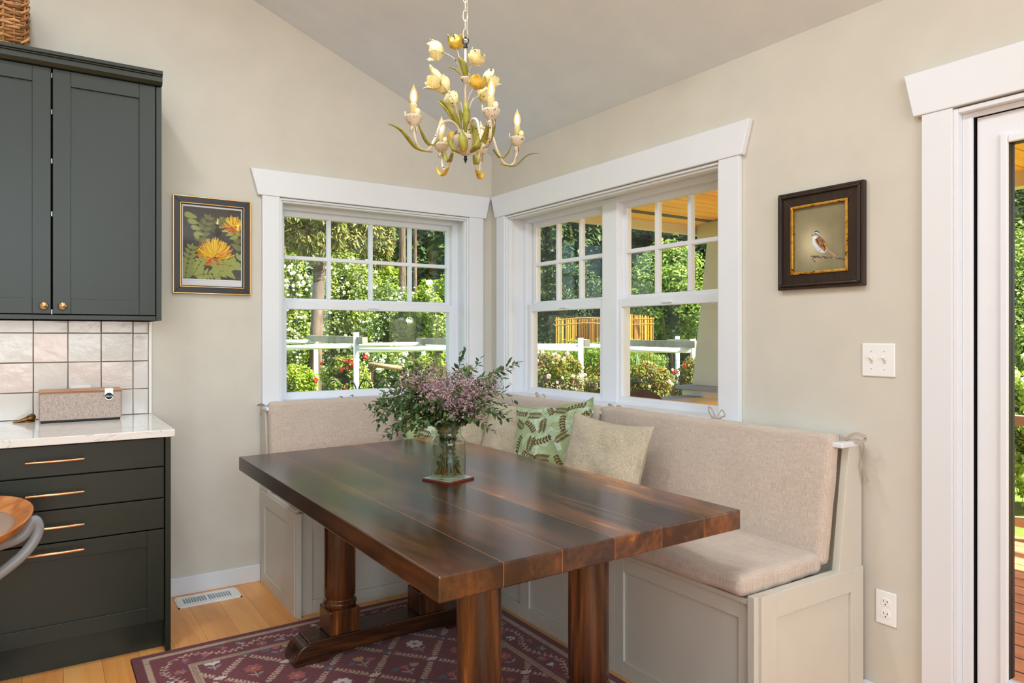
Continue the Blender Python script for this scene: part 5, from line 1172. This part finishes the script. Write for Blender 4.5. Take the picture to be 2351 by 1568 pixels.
bush('viburnum_bush', 'white-blossomed bush at the far left of the four-light window', 'bush', 590, 730, 590, 860, 12, .6, 5200, .085, 'lf_hedge', 51, VB, ('blossom', 95, .030, 'white_fl'))
bush('viburnum_bush', 'white-blossomed bush in the middle of the four-light window', 'bush', 700, 880, 575, 860, 12.4, .6, 7000, .085, 'lf_hedge', 52, VB, ('blossom', 100, .030, 'white_fl'))
bush('viburnum_bush', 'sparser white-blossomed bush right of the middle in the four-light window', 'bush', 840, 960, 650, 880, 11.8, .6, 4500, .08, 'lf_mid', 53, VB, ('blossom', 70, .028, 'white_fl'))
bush('lime_bush', 'bright lime green bush at the right of the four-light window', 'bush', 925, 1080, 625, 900, 11.5, .6, 7000, .10, 'lf_lime', 54, None, ('blossom', 10, .05, 'white_fl'))
bush('bed_plant', 'bright leafy plant behind the fence at the lower left of the four-light window', 'plant', 630, 730, 835, 940, 8.6, .5, 2600, .075, 'lf_lime', 55, None, ('rose', 3, .034, 'red_fl'))
bush('rose_bush', 'bush of red roses beside the tall white post', 'rose bush', 735, 850, 815, 930, 9.6, .5, 3000, .07, 'lf_hedge', 56, None, ('rose', 14, .036, 'red_fl'))
bush('bed_plant', 'green and white plant behind the log trellis', 'plant', 830, 950, 800, 930, 10.2, .5, 3200, .075, 'lf_mid', 57, None, ('blossom', 22, .045, 'white_fl'))
bush('bed_plant', 'yellow-green plant at the lower right of the four-light window', 'plant', 930, 1080, 810, 940, 9.8, .5, 3200, .08, 'lf_lime', 58)
bush('rose_bush', 'pale pink rose bush at the lower left of the double window', 'rose bush', 1205, 1335, 800, 945, 8.4, .5, 3600, .06, 'lf_rose', 61, None, ('rose', 34, .024, 'pink_fl'))
bush('rose_bush', 'small pale rose bush by the middle post of the double window', 'rose bush', 1335, 1425, 830, 945, 9.4, .5, 2000, .06, 'lf_rose', 62, None, ('rose', 12, .022, 'pink_fl'))
bush('rose_bush', 'reddish-leaved rose bush behind the porch chair', 'rose bush', 1415, 1545, 835, 950, 8.6, .5, 3400, .06, 'lf_rose', 63, None, ('rose', 14, .022, 'pink_fl'))
bush('rose_bush', 'red and yellow leaved rose bush beside the porch column', 'rose bush', 1530, 1680, 820, 950, 8.8, .5, 3400, .06, 'lf_rose', 64, None, ('rose', 10, .024, 'red_fl'))
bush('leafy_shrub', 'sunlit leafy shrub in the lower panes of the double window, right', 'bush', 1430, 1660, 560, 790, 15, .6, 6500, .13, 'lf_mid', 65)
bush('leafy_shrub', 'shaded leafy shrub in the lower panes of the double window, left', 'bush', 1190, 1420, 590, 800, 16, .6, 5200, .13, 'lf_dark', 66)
bush('tall_grass', 'tall green grass hiding the foot of the made-up cane screen', 'grass', 1240, 1540, 772, 900, 12.2, .3, 4200, .14, 'lf_mid', 71, None, None, 34, -1.5, .16)
bush('hydrangea_bush', 'cream hydrangea bush just outside the deck railing', 'bush', 2200, 2560, 800, 1250, 7.6, .5, 4200, .10, 'lf_lime', 67, None, ('flower_head', 46, .07, 'hyd'))
bush('leafy_shrub', 'sunny shrub with a few red flowers, through the glass door', 'bush', 2180, 2600, 520, 900, 10.5, .5, 7000, .10, 'lf_mid', 68, None, ('blossom', 12, .05, 'red_fl'))

# garden fence ---------------------------------------------------------
gf = thing('garden_fence', 'white post and rail garden fence with cross boards and netting', 'fence', tuple(at(818, 772, 9)*1)[:2]+(GZ,))
def post(u, vt, d, r=.036): b = at(u, vt, d); MB().tube([(b.x, b.y, GZ), (b.x, b.y, b.z)], r, 12).build('post', M['post'], gf, smooth=True); return b
def rail(a, b, r=.032, m='post', nm='rail'): MB().tube([a, b], r, 12).build(nm, M[m], gf, smooth=True)
for u, vt, d in ((818, 763, 9), (1333, 776, 9), (1591, 778, 9.2), (600, 760, 9)): post(u, vt, d)
for u, vt, d in ((725, 772, 10.6), (972, 776, 10.6), (1383, 772, 10.6), (1555, 772, 10.8), (1130, 775, 10.6)): post(u, vt, d, .034)
for a, b in (((600, 800, 9), (806, 794, 9)), ((818, 804, 9), (1060, 799, 9)), ((1060, 799, 9), (1333, 801, 9)), ((1425, 803, 9.1), (1584, 805, 9.2)), ((1591, 807, 9.2), (1760, 806, 9.3)),
             ((610, 785, 10.6), (725, 784, 10.6)), ((725, 794, 10.6), (972, 790, 10.6)), ((972, 796, 10.6), (1130, 794, 10.6)), ((1130, 794, 10.6), (1383, 794, 10.6)), ((1383, 797, 10.7), (1555, 797, 10.8)), ((1555, 796, 10.8), (1740, 796, 10.9))): rail(at(*a), at(*b))
def board(a, b, w=.09, t=.035):
    P, Q = at(*a), at(*b); d = (Q-P).normalized(); s = d.cross(Vector((0, 0, 1))).normalized(); up = Vector((0, 0, 1)); vs = []
    for p in (P, Q):
        for x, z in ((-t, -w/2), (t, -w/2), (t, w/2), (-t, w/2)): vs.append(p+s*x+up*z)
    MB().add(vs, [(0, 1, 2, 3), (7, 6, 5, 4), (0, 4, 5, 1), (1, 5, 6, 2), (2, 6, 7, 3), (3, 7, 4, 0)]).build('cross_board', M['greyboard'], gf)
board((709, 776, 10.8), (838, 782, 8.8)); board((960, 783, 10.8), (1090, 786, 8.9)); board((1340, 785, 10.8), (1348, 788, 9.2)); board((1410, 787, 10.9), (1600, 791, 9.0)); board((1536, 785, 11), (1700, 790, 9.4))
mb = MB()
for (ua, ub, d) in ((1420, 1591, 9.25), (1591, 1680, 9.3), (740, 818, 9.1), (840, 940, 9.9)):
    a, b = at(ua, 810, d), at(ub, 810, d); L = (b-a).length; m = int(L/.055); zt_, zb_ = at(ua, 812, d).z, GZ+.15
    for k in range(m+1): p = a.lerp(b, k/m); mb.tube([(p.x, p.y, zb_), (p.x, p.y, zt_)], .0022, 3, 0, False)
    for k in range(int((zt_-zb_)/.055)): z = zb_+k*.055; mb.tube([(a.x, a.y, z), (b.x, b.y, z)], .0022, 3, 0, False)
mb.build('wire_netting', M['iron'], gf)
lt = thing('log_trellis', 'small bare log frame with wire grid behind the bouquet', 'trellis', tuple(at(885, 840, 9.9))[:2]+(GZ,))
for u in (853, 921):
    p = at(u, 842 if u < 900 else 848, 9.9); MB().tube([(p.x, p.y, GZ), (p.x, p.y, p.z)], .03, 10).build('log_post', M['log'], lt, smooth=True)
MB().tube([at(846, 836, 9.85), at(928, 846, 9.85)], .034, 10).build('log_rail', M['log'], lt, smooth=True)
we = thing('hoop_edging', 'dark wire hoop border edging in front of the red roses', 'border edging', tuple(at(820, 880, 7.6))[:2]+(GZ,))
for k in range(-1, 4):
    c = at(802+37*k, 905, 7.6); r = 17.5*7.6/FPX; MB().tube([(c.x+RT.x*r*math.cos(t), c.y+RT.y*r*math.cos(t), c.z+.17*math.sin(t)-.02) for t in [PI*j/14 for j in range(15)]]+[(c.x-RT.x*r, c.y-RT.y*r, GZ)], .008, 6).build('hoop', M['iron'], we, smooth=True)
bs_ = thing('reflection_screen', 'golden cane screen standing in for a rattan lamp reflection in the double window', 'screen', tuple(at(1388, 770, 13))[:2]+(GZ,))  # made-up cane panel in place of a lamp reflected in the panes
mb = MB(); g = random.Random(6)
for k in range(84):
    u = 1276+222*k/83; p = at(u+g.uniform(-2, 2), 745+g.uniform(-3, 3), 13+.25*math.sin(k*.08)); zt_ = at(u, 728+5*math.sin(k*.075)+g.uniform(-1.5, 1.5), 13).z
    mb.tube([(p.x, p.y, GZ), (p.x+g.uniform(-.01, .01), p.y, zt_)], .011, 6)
mb.build('canes', M['rattan_refl'], bs_)
for v in (733, 745): MB().tube(spline([at(1274, v+3, 12.8), at(1340, v-3, 12.75), at(1430, v, 12.8), at(1502, v-1, 12.8)], 8), .014, 6).build('tie_rail', M['rattan_refl'], bs_)
tk = thing('plant_stake', 'pair of pale green twine strings under the fence rail in the double window', 'garden string', tuple(at(1465, 870, 9))[:2]+(GZ,))
for u in (1456, 1475): MB().tube([at(1463, 812, 9), at(u, 915, 9)], .007, 5).build('string', paint('green_twine', (150, 196, 160), .8, .2, 0), tk)

# ================================================================== light
sun = bpy.data.lights.new('sun', 'SUN'); sun.energy = 19; sun.angle = .009; sun.color = (1, .95, .86); so = bpy.data.objects.new('sun', sun); C.objects.link(so)
sd = Vector((-.40, .52, -.76)).normalized(); so.rotation_euler = sd.to_track_quat('-Z', 'Y').to_euler()
wd = bpy.data.worlds.new('world'); bpy.context.scene.world = wd; wd.use_nodes = True; nt = wd.node_tree; bg = nt.nodes['Background']
sky = nt.nodes.new('ShaderNodeTexSky'); sky.sky_type = 'NISHITA'; sky.sun_disc = False; sky.sun_elevation = .9; sky.sun_rotation = math.atan2(-sd.x, -sd.y); nt.links.new(sky.outputs[0], bg.inputs[0]); bg.inputs[1].default_value = .30
def area(name, loc, target, sx, sy, e, col):
    l = bpy.data.lights.new(name, 'AREA'); l.shape = 'RECTANGLE'; l.size = sx; l.size_y = sy; l.energy = e; l.color = col
    o = bpy.data.objects.new(name, l); C.objects.link(o); o.location = loc; o.rotation_euler = (Vector(target)-Vector(loc)).to_track_quat('-Z', 'Y').to_euler(); return o
area('rear_fill_light', (-3.0, YB+.02, 2.25), (-2.9, 0, 2.1), 4.0, 2.3, 158, (.80, .915, 1))  # added fill lamp set in the unseen rear opening
area('under_cabinet_lamp', (-2.4, -.19, 1.357), (-2.4, -.12, .9), .72, .03, .6, (1, .97, .93))
for x, y, e in ((-1.5, -5.2, 10), (-3.4, -5.2, 10), (-3.2, -2.9, 10), (-4.8, -4.0, 10), (-1.9, -3.3, 10), (-2.6, -1.5, 16), (-1.45, -1.65, 11), (-1.3, -2.9, 6)):  # fill lamps added under the ceiling out of view, without fixtures
    zz = zc(x)-.07; area('ceiling_fill', (x, y, zz), (x, y, 0), .2, .2, e, (.86, .945, 1))
sc_ = bpy.context.scene; vsx = sc_.view_settings; vsx.view_transform = 'Standard'; vsx.look = 'None'; vsx.exposure = 0.0; vsx.gamma = 1; vsx.use_curve_mapping = False
cy_ = sc_.cycles; cy_.max_bounces = 8; cy_.diffuse_bounces = 4; cy_.glossy_bounces = 4; cy_.transmission_bounces = 4; cy_.transparent_max_bounces = 24; cy_.caustics_reflective = False; cy_.caustics_refractive = False; cy_.sample_clamp_indirect = 6
cy_.use_denoising = True
